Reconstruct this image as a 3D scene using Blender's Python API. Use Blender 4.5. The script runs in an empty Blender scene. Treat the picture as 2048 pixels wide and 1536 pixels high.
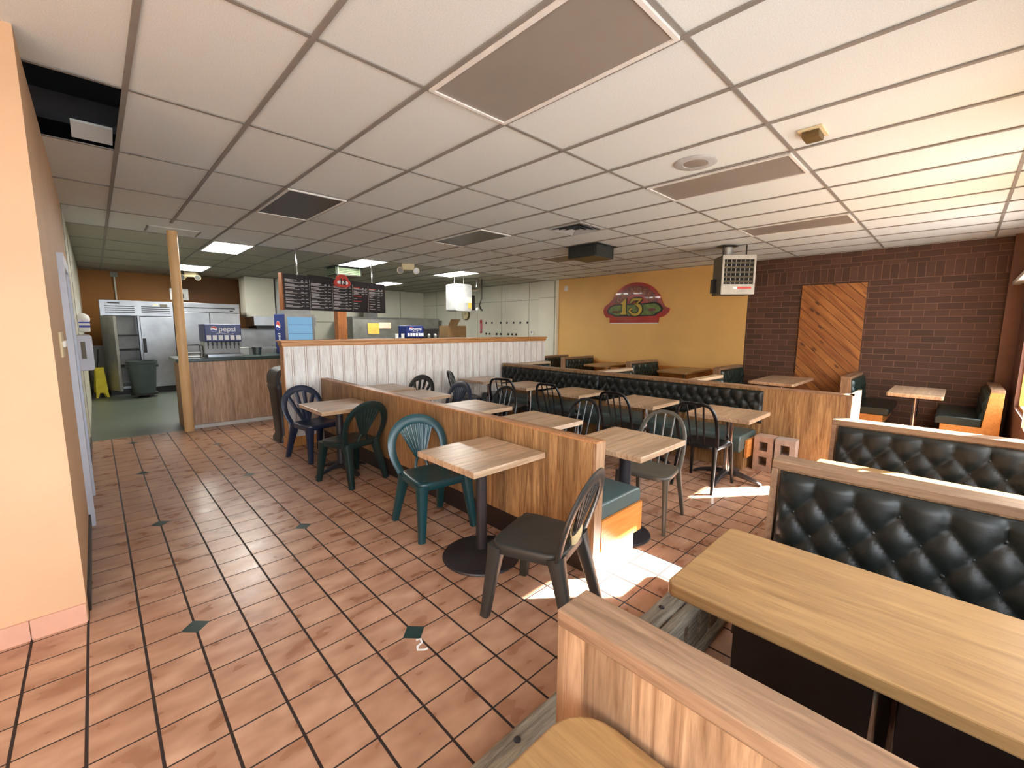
import bpy, bmesh, math, random
from mathutils import Vector, Matrix
random.seed(7)
SC = bpy.context.scene
COL = SC.collection
PI = math.pi
CEIL = 2.92
XR = 8.04          # right hand wall
YF = -1.57         # front window wall
YK = 13.9          # back kitchen wall
XL = -1.615        # left wall face
YH = 4.97          # whitewashed half wall face
TX, TY = 0.6096, 1.2192   # ceiling tile

# ---------------------------------------------------------------- camera
R = ((0.71991636, -0.69402529, 0.00702294), (-0.08446077, -0.09764609, -0.99163079), (0.68890261, 0.71329807, -0.12891493))
cam = bpy.data.cameras.new('camera')
cam.sensor_width = 36.0
cam.lens = 36.0 * 861.67 / 2048.0
cam.clip_start = 0.02
cam_o = bpy.data.objects.new('camera', cam)
COL.objects.link(cam_o)
rx, ry, rz = Vector(R[0]), -Vector(R[1]), -Vector(R[2])
cam_o.matrix_world = Matrix(((rx.x, ry.x, rz.x, -1.46515), (rx.y, ry.y, rz.y, -1.01917), (rx.z, ry.z, rz.z, 1.57646), (0, 0, 0, 1)))
SC.camera = cam_o

# ---------------------------------------------------------------- colours and materials
def lin(r, g, b):
    f = lambda c: (c / 255 / 12.92) if c / 255 <= 0.04045 else ((c / 255 + 0.055) / 1.055) ** 2.4
    return (f(r), f(g), f(b), 1.0)

class NT:
    def __init__(s, name):
        s.mat = bpy.data.materials.new(name)
        s.mat.use_nodes = True
        s.t = s.mat.node_tree
        s.b = s.t.nodes['Principled BSDF']
        s.out = s.t.nodes['Material Output']
    def n(s, kind, **kw):
        x = s.t.nodes.new('ShaderNode' + kind)
        for k, v in kw.items():
            setattr(x, k, v)
        return x
    def link(s, a, b):
        s.t.links.new(a, b)
    def put(s, sock, v):
        if isinstance(v, bpy.types.NodeSocket):
            s.t.links.new(v, sock)
        else:
            sock.default_value = v
    def m(s, op, a, b=0.0, c=0.0):
        x = s.n('Math', operation=op)
        s.put(x.inputs[0], a); s.put(x.inputs[1], b); s.put(x.inputs[2], c)
        return x.outputs[0]
    def xyz(s):
        tc = s.n('TexCoord')
        sp = s.n('SeparateXYZ')
        s.link(tc.outputs['Object'], sp.inputs[0])
        return sp.outputs[0], sp.outputs[1], sp.outputs[2]
    def vec(s, x=0.0, y=0.0, z=0.0):
        c = s.n('CombineXYZ')
        s.put(c.inputs[0], x); s.put(c.inputs[1], y); s.put(c.inputs[2], z)
        return c.outputs[0]
    def noise(s, vec, scale=5.0, detail=4.0, rough=0.55, dist=0.0):
        x = s.n('TexNoise')
        s.put(x.inputs['Vector'], vec)
        x.inputs['Scale'].default_value = scale; x.inputs['Detail'].default_value = detail
        x.inputs['Roughness'].default_value = rough; x.inputs['Distortion'].default_value = dist
        return x.outputs[0]
    def white(s, vec):
        x = s.n('TexWhiteNoise', noise_dimensions='3D')
        s.put(x.inputs['Vector'], vec)
        return x.outputs[0]
    def mix(s, f, a, b, blend='MIX'):
        x = s.n('Mix', data_type='RGBA', blend_type=blend)
        s.put(x.inputs[0], f); s.put(x.inputs[6], a); s.put(x.inputs[7], b)
        return x.outputs[2]
    def ramp(s, f, lo, hi):
        x = s.n('MapRange')
        s.put(x.inputs[0], f); x.inputs[1].default_value = lo; x.inputs[2].default_value = hi
        return x.outputs[0]
    def col(s, v): s.put(s.b.inputs['Base Color'], v)
    def rough(s, v): s.put(s.b.inputs['Roughness'], v)
    def bump(s, h, strength=0.3, dist=0.01):
        x = s.n('Bump')
        x.inputs['Strength'].default_value = strength; x.inputs['Distance'].default_value = dist
        s.link(h, x.inputs['Height']); s.link(x.outputs[0], s.b.inputs['Normal'])

def plain(name, c, rough=0.5, metal=0.0, spec=0.5, var=0.12, scale=6.0, bump=0.0, bscale=120.0, coat=0.0):
    """one colour with soft unevenness"""
    t = NT(name)
    tc = t.n('TexCoord')
    f = t.noise(tc.outputs['Object'], scale, 3.0)
    d = tuple(x * (1 - var) for x in c[:3]) + (1,)
    u = tuple(min(1, x * (1 + var)) for x in c[:3]) + (1,)
    t.col(t.mix(t.ramp(f, 0.3, 0.7), d, u))
    t.rough(rough)
    t.b.inputs['Metallic'].default_value = metal
    t.b.inputs['Specular IOR Level'].default_value = spec
    t.b.inputs['Coat Weight'].default_value = coat
    if bump:
        t.bump(t.noise(tc.outputs['Object'], bscale, 2.0), bump, 0.004)
    return t.mat

def wood(name, c1, c2, grain='z', plank=None, width=0.07, rough=0.38, pv=0.35, fine=1.0, spec=0.5):
    """streaky wood: grain runs along one axis, strips of board vary along another"""
    t = NT(name)
    p = dict(zip('xyz', t.xyz()))
    s = {a: (2.2 if a == grain else 28.0) * fine for a in 'xyz'}
    off = 0.0
    if plank:
        k = t.m('FLOOR', t.m('DIVIDE', p[plank], width))
        w = t.white(t.vec(k, 3.1, 7.7))
        off = t.m('MULTIPLY', w, 9.0)
    co = [t.m('MULTIPLY_ADD', p[a], s[a], off) for a in 'xyz']
    v = t.vec(*co)
    f = t.noise(v, 1.0, 5.0, 0.6, 1.2)
    g = t.noise(v, 4.5, 3.0, 0.7)
    c = t.mix(t.ramp(f, 0.32, 0.68), c1, c2)
    c = t.mix(t.m('MULTIPLY', t.ramp(g, 0.45, 0.8), 0.45), c, tuple(x * 0.55 for x in c1[:3]) + (1,))
    if plank:
        h = t.n('HueSaturation')
        t.put(h.inputs['Value'], t.m('MULTIPLY_ADD', w, pv * 2, 1.0 - pv))
        t.link(c, h.inputs['Color'])
        c = h.outputs[0]
    t.col(c)
    t.rough(rough)
    t.b.inputs['Specular IOR Level'].default_value = spec
    t.bump(g, 0.05, 0.002)
    return t.mat

M = {}
M['oak_panel'] = wood('oak_panel', lin(118, 80, 46), lin(184, 146, 100), 'z', 'y', 0.085, 0.42, 0.16)
M['oak_panel_x'] = wood('oak_panel_x', lin(118, 82, 50), lin(182, 144, 104), 'z', 'x', 0.085, 0.42, 0.2)
M['oak_light'] = wood('oak_light', lin(122, 90, 64), lin(174, 140, 108), 'z', 'x', 0.06, 0.4, 0.24)
M['counter_oak'] = wood('counter_oak', lin(160, 126, 98), lin(208, 178, 150), 'z', 'x', 0.09, 0.45, 0.2)
M['table_x'] = wood('table_x', lin(158, 126, 96), lin(204, 176, 146), 'x', 'y', 0.04, 0.28, 0.22)
M['table_y'] = wood('table_y', lin(134, 99, 62), lin(164, 127, 82), 'y', 'x', 0.12, 0.3, 0.06, 0.8)
M['cap_y'] = wood('cap_y', lin(126, 94, 72), lin(164, 132, 104), 'y', 'x', 0.3, 0.4, 0.05)
M['cap_x'] = wood('cap_x', lin(120, 90, 68), lin(158, 126, 98), 'x', None, 0.3, 0.4)
M['block_edge'] = wood('block_edge', lin(150, 100, 64), lin(186, 138, 96), 'z', 'x', 0.05, 0.4, 0.2)
M['pine_trim'] = wood('pine_trim', lin(172, 112, 58), lin(206, 150, 92), 'x', None, 0.3, 0.4)
M['post_wood'] = wood('post_wood', lin(120, 66, 24), lin(160, 96, 42), 'z', None, 0.3, 0.5)
M['end_wood'] = wood('end_wood', lin(176, 112, 56), lin(206, 146, 84), 'z', None, 0.3, 0.4)
M['cap_glare'] = wood('cap_glare', lin(188, 164, 136), lin(216, 194, 166), 'x', None, 0.3, 0.35)  # sun glare on the rear bench caps, put into a paler wood
M['weathered'] = wood('weathered', lin(92, 84, 74), lin(158, 148, 130), 'x', None, 0.3, 0.85, fine=1.6)
M['white'] = plain('white', lin(222, 222, 218), 0.5)
M['enamel'] = plain('enamel', lin(180, 183, 184), 0.35)
M['ivory'] = plain('ivory', lin(214, 200, 160), 0.45)
M['frp'] = plain('frp', lin(224, 222, 206), 0.32, var=0.05, scale=1.5)
M['frp_line'] = plain('frp_line', lin(150, 154, 136), 0.5)
M['yellow_wall'] = plain('yellow_wall', lin(216, 174, 104), 0.55, var=0.06, scale=1.2, bump=0.15, bscale=180)
M['peach_wall'] = plain('peach_wall', lin(202, 166, 130), 0.6, var=0.05, scale=1.5, bump=0.12, bscale=160)
M['orange_wall'] = plain('orange_wall', lin(168, 112, 48), 0.6, var=0.07, scale=1.5)
M['brown_wall'] = plain('brown_wall', lin(120, 76, 34), 0.6, var=0.07, scale=1.5)
M['black'] = plain('black', lin(26, 25, 26), 0.45)
M['base_black'] = plain('base_black', lin(40, 30, 26), 0.5)
M['dark_hole'] = plain('dark_hole', lin(14, 14, 15), 0.9)
M['iron'] = plain('iron', lin(46, 44, 48), 0.42, metal=0.2, bump=0.15, bscale=200)
M['chrome'] = plain('chrome', lin(205, 205, 208), 0.12, metal=1.0, var=0.03)
M['steel'] = plain('steel', lin(150, 153, 156), 0.3, metal=0.95, var=0.22, scale=2.0)
M['steel_dull'] = plain('steel_dull', lin(150, 150, 146), 0.45, metal=0.7, var=0.2, scale=3.0)
M['galv'] = plain('galv', lin(176, 176, 172), 0.4, metal=0.8, var=0.15, scale=8)
M['grey_paint'] = plain('grey_paint', lin(176, 174, 166), 0.4)
M['heater_side'] = plain('heater_side', lin(96, 90, 74), 0.5)
M['grid'] = plain('grid', lin(134, 130, 124), 0.5, var=0.08)
M['lens_off'] = plain('lens_off', lin(142, 136, 128), 0.35, var=0.05, scale=2, bump=0.2, bscale=300)
M['lens_dark'] = plain('lens_dark', lin(88, 80, 72), 0.4, var=0.05)
M['lens_brown'] = plain('lens_brown', lin(116, 96, 72), 0.5, var=0.1)
M['leather'] = plain('leather', lin(22, 26, 24), 0.42, var=0.1, scale=14, spec=0.45, bump=0.12, bscale=260)
M['leather_green'] = plain('leather_green', lin(22, 40, 36), 0.32, var=0.1, scale=14, spec=0.6, bump=0.12, bscale=260)
M['seat_leather'] = plain('seat_leather', lin(76, 95, 95), 0.3, var=0.08, scale=10, spec=0.6)
M['button'] = plain('button', lin(20, 26, 24), 0.4)
M['pl_teal'] = plain('pl_teal', lin(16, 58, 64), 0.28, var=0.06, spec=0.6)
M['pl_green'] = plain('pl_green', lin(12, 36, 36), 0.3, var=0.06, spec=0.6)
M['pl_blue'] = plain('pl_blue', lin(26, 38, 60), 0.32, var=0.06, spec=0.6)
M['pl_grey'] = plain('pl_grey', lin(44, 45, 43), 0.42, var=0.08)
M['pl_black'] = plain('pl_black', lin(18, 19, 22), 0.28, var=0.06, spec=0.6)
M['pl_olive'] = plain('pl_olive', lin(80, 77, 69), 0.32, var=0.06, spec=0.6)
M['concrete'] = plain('concrete', lin(178, 148, 130), 0.85, var=0.15, scale=20, bump=0.4, bscale=90)
M['concrete_grey'] = plain('concrete_grey', lin(168, 152, 142), 0.85, var=0.15, scale=20, bump=0.4, bscale=90)
M['bin_grey'] = plain('bin_grey', lin(56, 68, 68), 0.5)
M['bin_brown'] = plain('bin_brown', lin(44, 34, 32), 0.5)
M['yellow_pl'] = plain('yellow_pl', lin(232, 212, 58), 0.45)
M['green_top'] = plain('green_top', lin(40, 62, 60), 0.3)
M['green_floor'] = plain('green_floor', lin(84, 92, 82), 0.35, var=0.12, scale=1.2)
M['blue'] = plain('blue', lin(20, 42, 110), 0.35)
M['blue_light'] = plain('blue_light', lin(60, 110, 176), 0.3)
M['logo_blue'] = plain('logo_blue', lin(18, 40, 150), 0.4)
M['logo_red'] = plain('logo_red', lin(190, 36, 44), 0.4)
M['logo_white'] = plain('logo_white', lin(236, 238, 240), 0.4)
M['cardboard'] = plain('cardboard', lin(150, 118, 78), 0.8)
M['paper'] = plain('paper', lin(232, 222, 206), 0.8)
M['paper_yellow'] = plain('paper_yellow', lin(240, 196, 92), 0.8)
M['paper_pink'] = plain('paper_pink', lin(236, 208, 186), 0.8)
M['door_white'] = plain('door_white', lin(196, 204, 218), 0.4, var=0.05)
M['tape'] = plain('tape', lin(198, 176, 130), 0.6)
M['base_tile'] = plain('base_tile', lin(206, 160, 138), 0.4, var=0.06)
M['duct_green'] = plain('duct_green', lin(126, 146, 112), 0.5)
M['duct_black'] = plain('duct_black', lin(38, 42, 38), 0.55)
M['duct_brown'] = plain('duct_brown', lin(92, 72, 34), 0.55)
M['menu_black'] = plain('menu_black', lin(34, 32, 38), 0.4)
M['menu_ink'] = plain('menu_ink', lin(196, 194, 194), 0.6)
M['menu_red'] = plain('menu_red', lin(196, 70, 60), 0.6)
M['sign_red'] = plain('sign_red', lin(160, 34, 15), 0.2, var=0.2, scale=2.5, coat=0.6)
M['sign_dark'] = plain('sign_dark', lin(112, 26, 12), 0.2, coat=0.4)
M['sign_gold'] = plain('sign_gold', lin(188, 160, 42), 0.3)
M['sign_green'] = plain('sign_green', lin(92, 112, 44), 0.3, var=0.45, scale=9)
M['sign_bronze'] = plain('sign_bronze', lin(158, 100, 52), 0.35)
M['mustard'] = plain('mustard', lin(176, 146, 84), 0.5)
M['paving'] = plain('paving', lin(136, 138, 140), 0.9)
M['orange_board'] = wood('orange_board', lin(206, 128, 60), lin(226, 156, 84), 'x', None, 0.3, 0.35)  # orange boards; on the seat ends sunlight is put into the colour
M['kick_white'] = plain('kick_white', lin(196, 196, 198), 0.35, var=0.12, scale=7)
M['jamb_brown'] = plain('jamb_brown', lin(110, 72, 58), 0.6, var=0.1, scale=10)
M['frame_tan'] = plain('frame_tan', lin(206, 150, 70), 0.5)

def mat_emit(name, c, s):
    t = NT(name)
    e = t.n('Emission')
    e.inputs[0].default_value = c; e.inputs[1].default_value = s
    t.link(e.outputs[0], t.out.inputs[0])
    return t.mat
M['lens_on'] = mat_emit('lens_on', (1.0, 0.97, 0.88, 1), 28.0)
M['cooler_screen'] = mat_emit('cooler_screen', lin(150, 200, 236), 0.55)

def mat_glass():
    t = NT('window_glass')
    a = t.n('BsdfTransparent'); g = t.n('BsdfGlossy'); g.inputs['Roughness'].default_value = 0.02
    x = t.n('MixShader'); x.inputs[0].default_value = 0.06
    t.link(a.outputs[0], x.inputs[1]); t.link(g.outputs[0], x.inputs[2]); t.link(x.outputs[0], t.out.inputs[0])
    return t.mat
M['glass'] = mat_glass()

def mat_added_blind():
    t = NT('added_blind_cloth')
    a = t.n('BsdfTranslucent'); g = t.n('BsdfDiffuse')
    a.inputs[0].default_value = lin(240, 228, 206); g.inputs[0].default_value = lin(230, 222, 206)
    x = t.n('MixShader'); x.inputs[0].default_value = 0.45
    t.link(a.outputs[0], x.inputs[1]); t.link(g.outputs[0], x.inputs[2]); t.link(x.outputs[0], t.out.inputs[0])
    return t.mat
M['added_blind'] = mat_added_blind()

TILE_X, TILE_Y, TILE_OX, TILE_OY = 0.2034, 0.2072, -1.2095, 1.640
def mat_tile():
    t = NT('quarry_tile')
    x, y, z = t.xyz()
    fx = t.m('DIVIDE', t.m('SUBTRACT', x, TILE_OX), TILE_X)
    fy = t.m('DIVIDE', t.m('SUBTRACT', y, TILE_OY), TILE_Y)
    cell = t.vec(t.m('FLOOR', fx), t.m('FLOOR', fy), 1.5)
    dx = t.m('MULTIPLY', t.m('ABSOLUTE', t.m('SUBTRACT', t.m('FRACT', t.m('ADD', fx, 0.5)), 0.5)), TILE_X)
    dy = t.m('MULTIPLY', t.m('ABSOLUTE', t.m('SUBTRACT', t.m('FRACT', t.m('ADD', fy, 0.5)), 0.5)), TILE_Y)
    d = t.m('MINIMUM', dx, t.m('MULTIPLY', dy, 1.5))
    g = t.ramp(d, 0.0048, 0.0064)
    w = t.white(cell)
    off = t.m('MULTIPLY', w, 13.0)
    n1 = t.noise(t.vec(t.m('MULTIPLY_ADD', x, 4.5, off), t.m('MULTIPLY_ADD', y, 8.0, off), 0.0), 1.0, 2.0, 0.5, 0.0)
    n2 = t.noise(t.vec(x, y, 0.0), 90.0, 3.0, 0.7)
    c = t.mix(t.ramp(n1, 0.26, 0.74), lin(146, 100, 74), lin(208, 168, 140))
    c = t.mix(t.m('MULTIPLY', w, 0.35), c, lin(176, 132, 106))
    c = t.mix(t.m('MULTIPLY', n2, 0.2), c, lin(134, 94, 72))
    c = t.mix(g, lin(34, 19, 16), c)
    t.col(c)
    t.rough(t.m('ADD', t.m('MULTIPLY', t.m('SUBTRACT', 1.0, g), 0.4), t.m('MULTIPLY_ADD', n1, 0.2, 0.2)))
    t.bump(t.m('ADD', g, t.m('MULTIPLY', n1, 0.25)), 0.25, 0.003)
    return t.mat
M['tile'] = mat_tile()
M['diamond'] = plain('diamond', lin(26, 52, 50), 0.3, var=0.1, scale=20)

def mat_ceil(name, c):
    t = NT(name)
    tc = t.n('TexCoord')
    n1 = t.noise(tc.outputs['Object'], 150.0, 3.0, 0.8)
    n2 = t.noise(tc.outputs['Object'], 1.1, 3.0)
    d = tuple(v * 0.80 for v in c[:3]) + (1,)
    k = t.mix(t.ramp(n1, 0.3, 0.62), d, c)
    t.col(t.mix(t.m('MULTIPLY', n2, 0.18), k, d))
    t.rough(0.8)
    t.bump(n1, 0.25, 0.003)
    return t.mat
M['ceil'] = mat_ceil('ceiling_tile', lin(224, 231, 230))
M['ceil_kitchen'] = mat_ceil('ceiling_tile_dim_grimy', lin(176, 174, 158))  # kitchen grime plus dimmer light, both put into the darker tile colour

def mat_brick():
    t = NT('brick')
    x, y, z = t.xyz()
    H, L = 0.103, 0.285
    z0, z1 = 2.42, 2.66
    row = t.m('FLOOR', t.m('DIVIDE', t.m('SUBTRACT', z, z0), H))
    fz = t.m('FRACT', t.m('DIVIDE', t.m('SUBTRACT', z, z0), H))
    u = t.m('ADD', t.m('DIVIDE', y, L), t.m('MULTIPLY', t.m('MODULO', t.m('ABSOLUTE', row), 2.0), 0.5))
    fu = t.m('FRACT', u)
    e1 = t.m('MINIMUM', t.m('MULTIPLY', t.m('MINIMUM', fu, t.m('SUBTRACT', 1.0, fu)), L), t.m('MULTIPLY', t.m('MINIMUM', fz, t.m('SUBTRACT', 1.0, fz)), H))
    us = t.m('DIVIDE', y, 0.106)
    fs = t.m('FRACT', us)
    fv = t.m('SUBTRACT', z, z0)
    e2 = t.m('MINIMUM', t.m('MULTIPLY', t.m('MINIMUM', fs, t.m('SUBTRACT', 1.0, fs)), 0.106), t.m('MINIMUM', fv, t.m('SUBTRACT', z1 - z0, fv)))
    sol = t.m('MULTIPLY', t.m('GREATER_THAN', z, z0), t.m('LESS_THAN', z, z1))
    inv = t.m('SUBTRACT', 1.0, sol)
    e = t.m('ADD', t.m('MULTIPLY', e1, inv), t.m('MULTIPLY', e2, sol))
    g = t.ramp(e, 0.003, 0.0065)
    cu = t.m('ADD', t.m('MULTIPLY', t.m('FLOOR', u), inv), t.m('MULTIPLY', t.m('FLOOR', us), sol))
    w = t.white(t.vec(cu, t.m('MULTIPLY', row, inv), sol))
    n = t.noise(t.vec(x, y, z), 22.0, 4.0)
    c = t.mix(w, lin(72, 46, 32), lin(94, 62, 46))
    c = t.mix(t.m('MULTIPLY', n, 0.45), c, lin(54, 33, 22))
    c = t.mix(g, lin(118, 84, 66), c)
    t.col(c)
    t.rough(0.7)
    t.bump(t.m('ADD', g, t.m('MULTIPLY', n, 0.2)), 0.5, 0.006)
    return t.mat
M['brick'] = mat_brick()

def mat_cedar():
    t = NT('cedar_boards')
    x, y, z = t.xyz()
    a = t.m('MULTIPLY', t.m('SUBTRACT', y, z), 0.7071)
    b = t.m('MULTIPLY', t.m('ADD', y, z), 0.7071)
    # boards run down and to the right when seen from the room
    k = t.m('FLOOR', t.m('DIVIDE', a, 0.125))
    f = t.m('FRACT', t.m('DIVIDE', a, 0.125))
    e = t.m('MULTIPLY', t.m('MINIMUM', f, t.m('SUBTRACT', 1.0, f)), 0.125)
    g = t.ramp(e, 0.001, 0.005)
    w = t.white(t.vec(k, 2.0, 5.0))
    off = t.m('MULTIPLY', w, 9.0)
    n = t.noise(t.vec(t.m('MULTIPLY_ADD', b, 1.6, off), t.m('MULTIPLY', a, 15.0), 0.0), 1.0, 4.0, 0.5, 0.5)
    vo = t.n('TexVoronoi'); vo.inputs['Scale'].default_value = 1.0
    t.link(t.vec(t.m('MULTIPLY_ADD', b, 3.0, off), t.m('MULTIPLY', a, 8.0), 0.0), vo.inputs['Vector'])
    kn = t.m('SUBTRACT', 1.0, t.ramp(vo.outputs['Distance'], 0.09, 0.22))
    c = t.mix(t.ramp(n, 0.3, 0.7), lin(122, 70, 32), lin(184, 122, 62))
    c = t.mix(t.m('MULTIPLY', w, 0.45), c, lin(126, 68, 32))
    c = t.mix(t.m('MULTIPLY', kn, 0.85), c, lin(52, 24, 12))
    c = t.mix(g, lin(40, 20, 10), c)
    t.col(c); t.rough(0.45)
    t.bump(g, 0.6, 0.006)
    return t.mat
M['cedar'] = mat_cedar()

def mat_whitewash():
    t = NT('whitewashed_boards')
    x, y, z = t.xyz()
    P = 0.166
    u = t.m('DIVIDE', x, P)
    k = t.m('FLOOR', u)
    f = t.m('MULTIPLY', t.m('FRACT', u), P)
    e = t.m('MINIMUM', t.m('ABSOLUTE', t.m('SUBTRACT', f, 0.018)), t.m('ABSOLUTE', t.m('SUBTRACT', f, 0.042)))
    g = t.ramp(e, 0.0015, 0.006)
    w = t.white(t.vec(k, 2.0, 5.0))
    off = t.m('MULTIPLY', w, 9.0)
    n = t.noise(t.vec(t.m('MULTIPLY_ADD', x, 22.0, off), y, t.m('MULTIPLY_ADD', z, 2.6, off)), 1.0, 5.0, 0.65, 1.5)
    vo = t.n('TexVoronoi'); vo.inputs['Scale'].default_value = 1.0
    t.link(t.vec(t.m('MULTIPLY_ADD', x, 7.0, off), 0.0, t.m('MULTIPLY_ADD', z, 3.2, off)), vo.inputs['Vector'])
    kn = t.m('SUBTRACT', 1.0, t.ramp(vo.outputs['Distance'], 0.04, 0.14))
    c = t.mix(t.ramp(n, 0.3, 0.7), lin(204, 196, 188), lin(238, 236, 230))
    c = t.mix(t.m('MULTIPLY', kn, 0.45), c, lin(158, 130, 110))
    c = t.mix(g, lin(168, 140, 122), c)
    t.col(c); t.rough(0.5)
    t.bump(g, 0.5, 0.004)
    return t.mat
M['whitewash'] = mat_whitewash()
# ---------------------------------------------------------------- geometry helpers
class MB:
    """collects shapes and links them as ONE mesh object"""
    def __init__(s):
        s.v, s.f, s.mi = [], [], []
        s.k = 0
    def add(s, vs, fs):
        o = len(s.v)
        s.v += [tuple(p) for p in vs]
        s.f += [tuple(o + i for i in f) for f in fs]
        s.mi += [s.k] * len(fs)
        return s
    def box(s, a, b):
        (x0, y0, z0), (x1, y1, z1) = a, b
        x0, x1 = min(x0, x1), max(x0, x1); y0, y1 = min(y0, y1), max(y0, y1); z0, z1 = min(z0, z1), max(z0, z1)
        return s.add([(x0, y0, z0), (x1, y0, z0), (x1, y1, z0), (x0, y1, z0), (x0, y0, z1), (x1, y0, z1), (x1, y1, z1), (x0, y1, z1)],
                     [(3, 2, 1, 0), (4, 5, 6, 7), (0, 1, 5, 4), (1, 2, 6, 5), (2, 3, 7, 6), (3, 0, 4, 7)])
    def prism(s, pts, a, b, axis='z'):
        """extrude a 2D outline (counter-clockwise) along an axis from a to b"""
        n = len(pts)
        def P(p, h):
            return {'z': (p[0], p[1], h), 'x': (h, p[0], p[1]), 'y': (p[0], h, p[1])}[axis]
        vs = [P(p, a) for p in pts] + [P(p, b) for p in pts]
        fs = [tuple(range(n))[::-1], tuple(range(n, 2 * n))] + [(i, (i + 1) % n, n + (i + 1) % n, n + i) for i in range(n)]
        return s.add(vs, fs)
    def loft(s, rings, cap=True):
        n = len(rings[0])
        vs = [p for r in rings for p in r]
        fs = []
        for j in range(len(rings) - 1):
            for i in range(n):
                k = (i + 1) % n
                fs.append((j * n + i, j * n + k, (j + 1) * n + k, (j + 1) * n + i))
        if cap:
            fs.append(tuple(range(n))[::-1]); fs.append(tuple(range((len(rings) - 1) * n, len(rings) * n)))
        return s.add(vs, fs)
    def lathe(s, prof, c=(0, 0), n=24, z=0.0):
        """revolve (radius, height) pairs about a vertical axis"""
        return s.loft([[(c[0] + r * math.cos(2 * PI * i / n), c[1] + r * math.sin(2 * PI * i / n), z + h) for i in range(n)] for r, h in prof])
    def cyl(s, p, q, r, n=14, r2=None):
        p, q = Vector(p), Vector(q)
        t = (q - p).normalized()
        u = t.orthogonal().normalized(); w = t.cross(u)
        r2 = r if r2 is None else r2
        return s.loft([[tuple(c + u * (k * math.cos(2 * PI * i / n)) + w * (k * math.sin(2 * PI * i / n))) for i in range(n)] for c, k in ((p, r), (q, r2))])
    def sweep(s, path, ra, rb, normal=(0, 1, 0), n=8, sq=1.0):
        """tube along a path; ra lies in the plane of the path, rb along the normal; ra, rb may be lists"""
        P = [Vector(p) for p in path]
        N = Vector(normal).normalized()
        rings = []
        for i, p in enumerate(P):
            t = (P[min(i + 1, len(P) - 1)] - P[max(i - 1, 0)]).normalized()
            b = t.cross(N)
            b = b.normalized() if b.length > 1e-6 else t.orthogonal().normalized()
            m = b.cross(t).normalized()
            A = ra[i] if isinstance(ra, (list, tuple)) else ra
            B = rb[i] if isinstance(rb, (list, tuple)) else rb
            ring = []
            for k in range(n):
                a = 2 * PI * k / n + (PI / n)
                ca, sa = math.cos(a), math.sin(a)
                ca = math.copysign(abs(ca) ** sq, ca); sa = math.copysign(abs(sa) ** sq, sa)
                ring.append(tuple(p + b * (A * ca) + m * (B * sa)))
            rings.append(ring)
        return s.loft(rings)
    def grid(s, fn, nu, nv):
        vs = [fn(i / nu, j / nv) for j in range(nv + 1) for i in range(nu + 1)]
        w = nu + 1
        return s.add(vs, [(j * w + i, j * w + i + 1, (j + 1) * w + i + 1, (j + 1) * w + i) for j in range(nv) for i in range(nu)])
    def ball(s, c, r, n=12, m=8, sx=1, sy=1, sz=1):
        return s.loft([[(c[0] + sx * r * math.sin(PI * j / m) * math.cos(2 * PI * i / n), c[1] + sy * r * math.sin(PI * j / m) * math.sin(2 * PI * i / n), c[2] - sz * r * math.cos(PI * j / m)) for i in range(n)]
                       for j in [0.08] + list(range(1, m)) + [m - 0.08]])
    def map(s, fn, since=0):
        s.v[since:] = [tuple(fn(Vector(p))) for p in s.v[since:]]
        return s

def obj(name, mb, mat, parent=None, smooth=False, bevel=0.0, seg=2, loc=None, rotz=0.0, angle=35):
    me = bpy.data.meshes.new(name)
    me.from_pydata(mb.v, [], mb.f)
    bm = bmesh.new(); bm.from_mesh(me)
    bmesh.ops.recalc_face_normals(bm, faces=bm.faces)
    bm.to_mesh(me); bm.free()
    for m in (mat if isinstance(mat, (list, tuple)) else [mat]):
        me.materials.append(M[m] if isinstance(m, str) else m)
    if max(mb.mi, default=0):
        me.polygons.foreach_set('material_index', mb.mi)
    if smooth:
        me.polygons.foreach_set('use_smooth', [True] * len(me.polygons))
        me.set_sharp_from_angle(angle=math.radians(angle))
    o = bpy.data.objects.new(name, me)
    COL.objects.link(o)
    if parent is not None:
        o.parent = parent
    if loc is not None:
        o.location = loc
    o.rotation_euler.z = rotz
    if bevel:
        b = o.modifiers.new('soft_edge', 'BEVEL')
        b.width = bevel; b.segments = seg; b.limit_method = 'ANGLE'; b.angle_limit = math.radians(40)
        b.harden_normals = False
    return o

def tag(o, label, cat, group=None):
    o['label'] = label; o['category'] = cat
    if group: o['group'] = group
    return o
def thing(name, label, cat, loc=(0, 0, 0), rotz=0.0, group=None):
    o = bpy.data.objects.new(name, None)
    o.empty_display_size = 0.1
    COL.objects.link(o)
    o.location = loc; o.rotation_euler.z = rotz
    return tag(o, label, cat, group)
def struct(name, mb, mat, **kw):
    o = obj(name, mb, mat, **kw)
    o['kind'] = 'structure'
    return o
def dup(root, label, loc, rotz=0.0, group=None, mats=None):
    """copy a thing with copies of its parts and sub-parts; mats swaps materials by name"""
    def cp(o, par):
        c = o.copy(); COL.objects.link(c)
        if par is not None:
            c.parent = par
        if mats and o.type == 'MESH':
            key = tuple(sorted(mats.items()))
            ck = (o.data.name, key)
            if ck not in MESHES:
                d = o.data.copy()
                for i, m in enumerate(d.materials):
                    if m and m.name in mats: d.materials[i] = M[mats[m.name]]
                MESHES[ck] = d
            c.data = MESHES[ck]
        for ch in list(o.children):
            cp(ch, c)
        return c
    r = cp(root, None)
    r.location = loc; r.rotation_euler.z = rotz
    r['label'] = label
    if group: r['group'] = group
    return r
MESHES = {}

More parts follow.
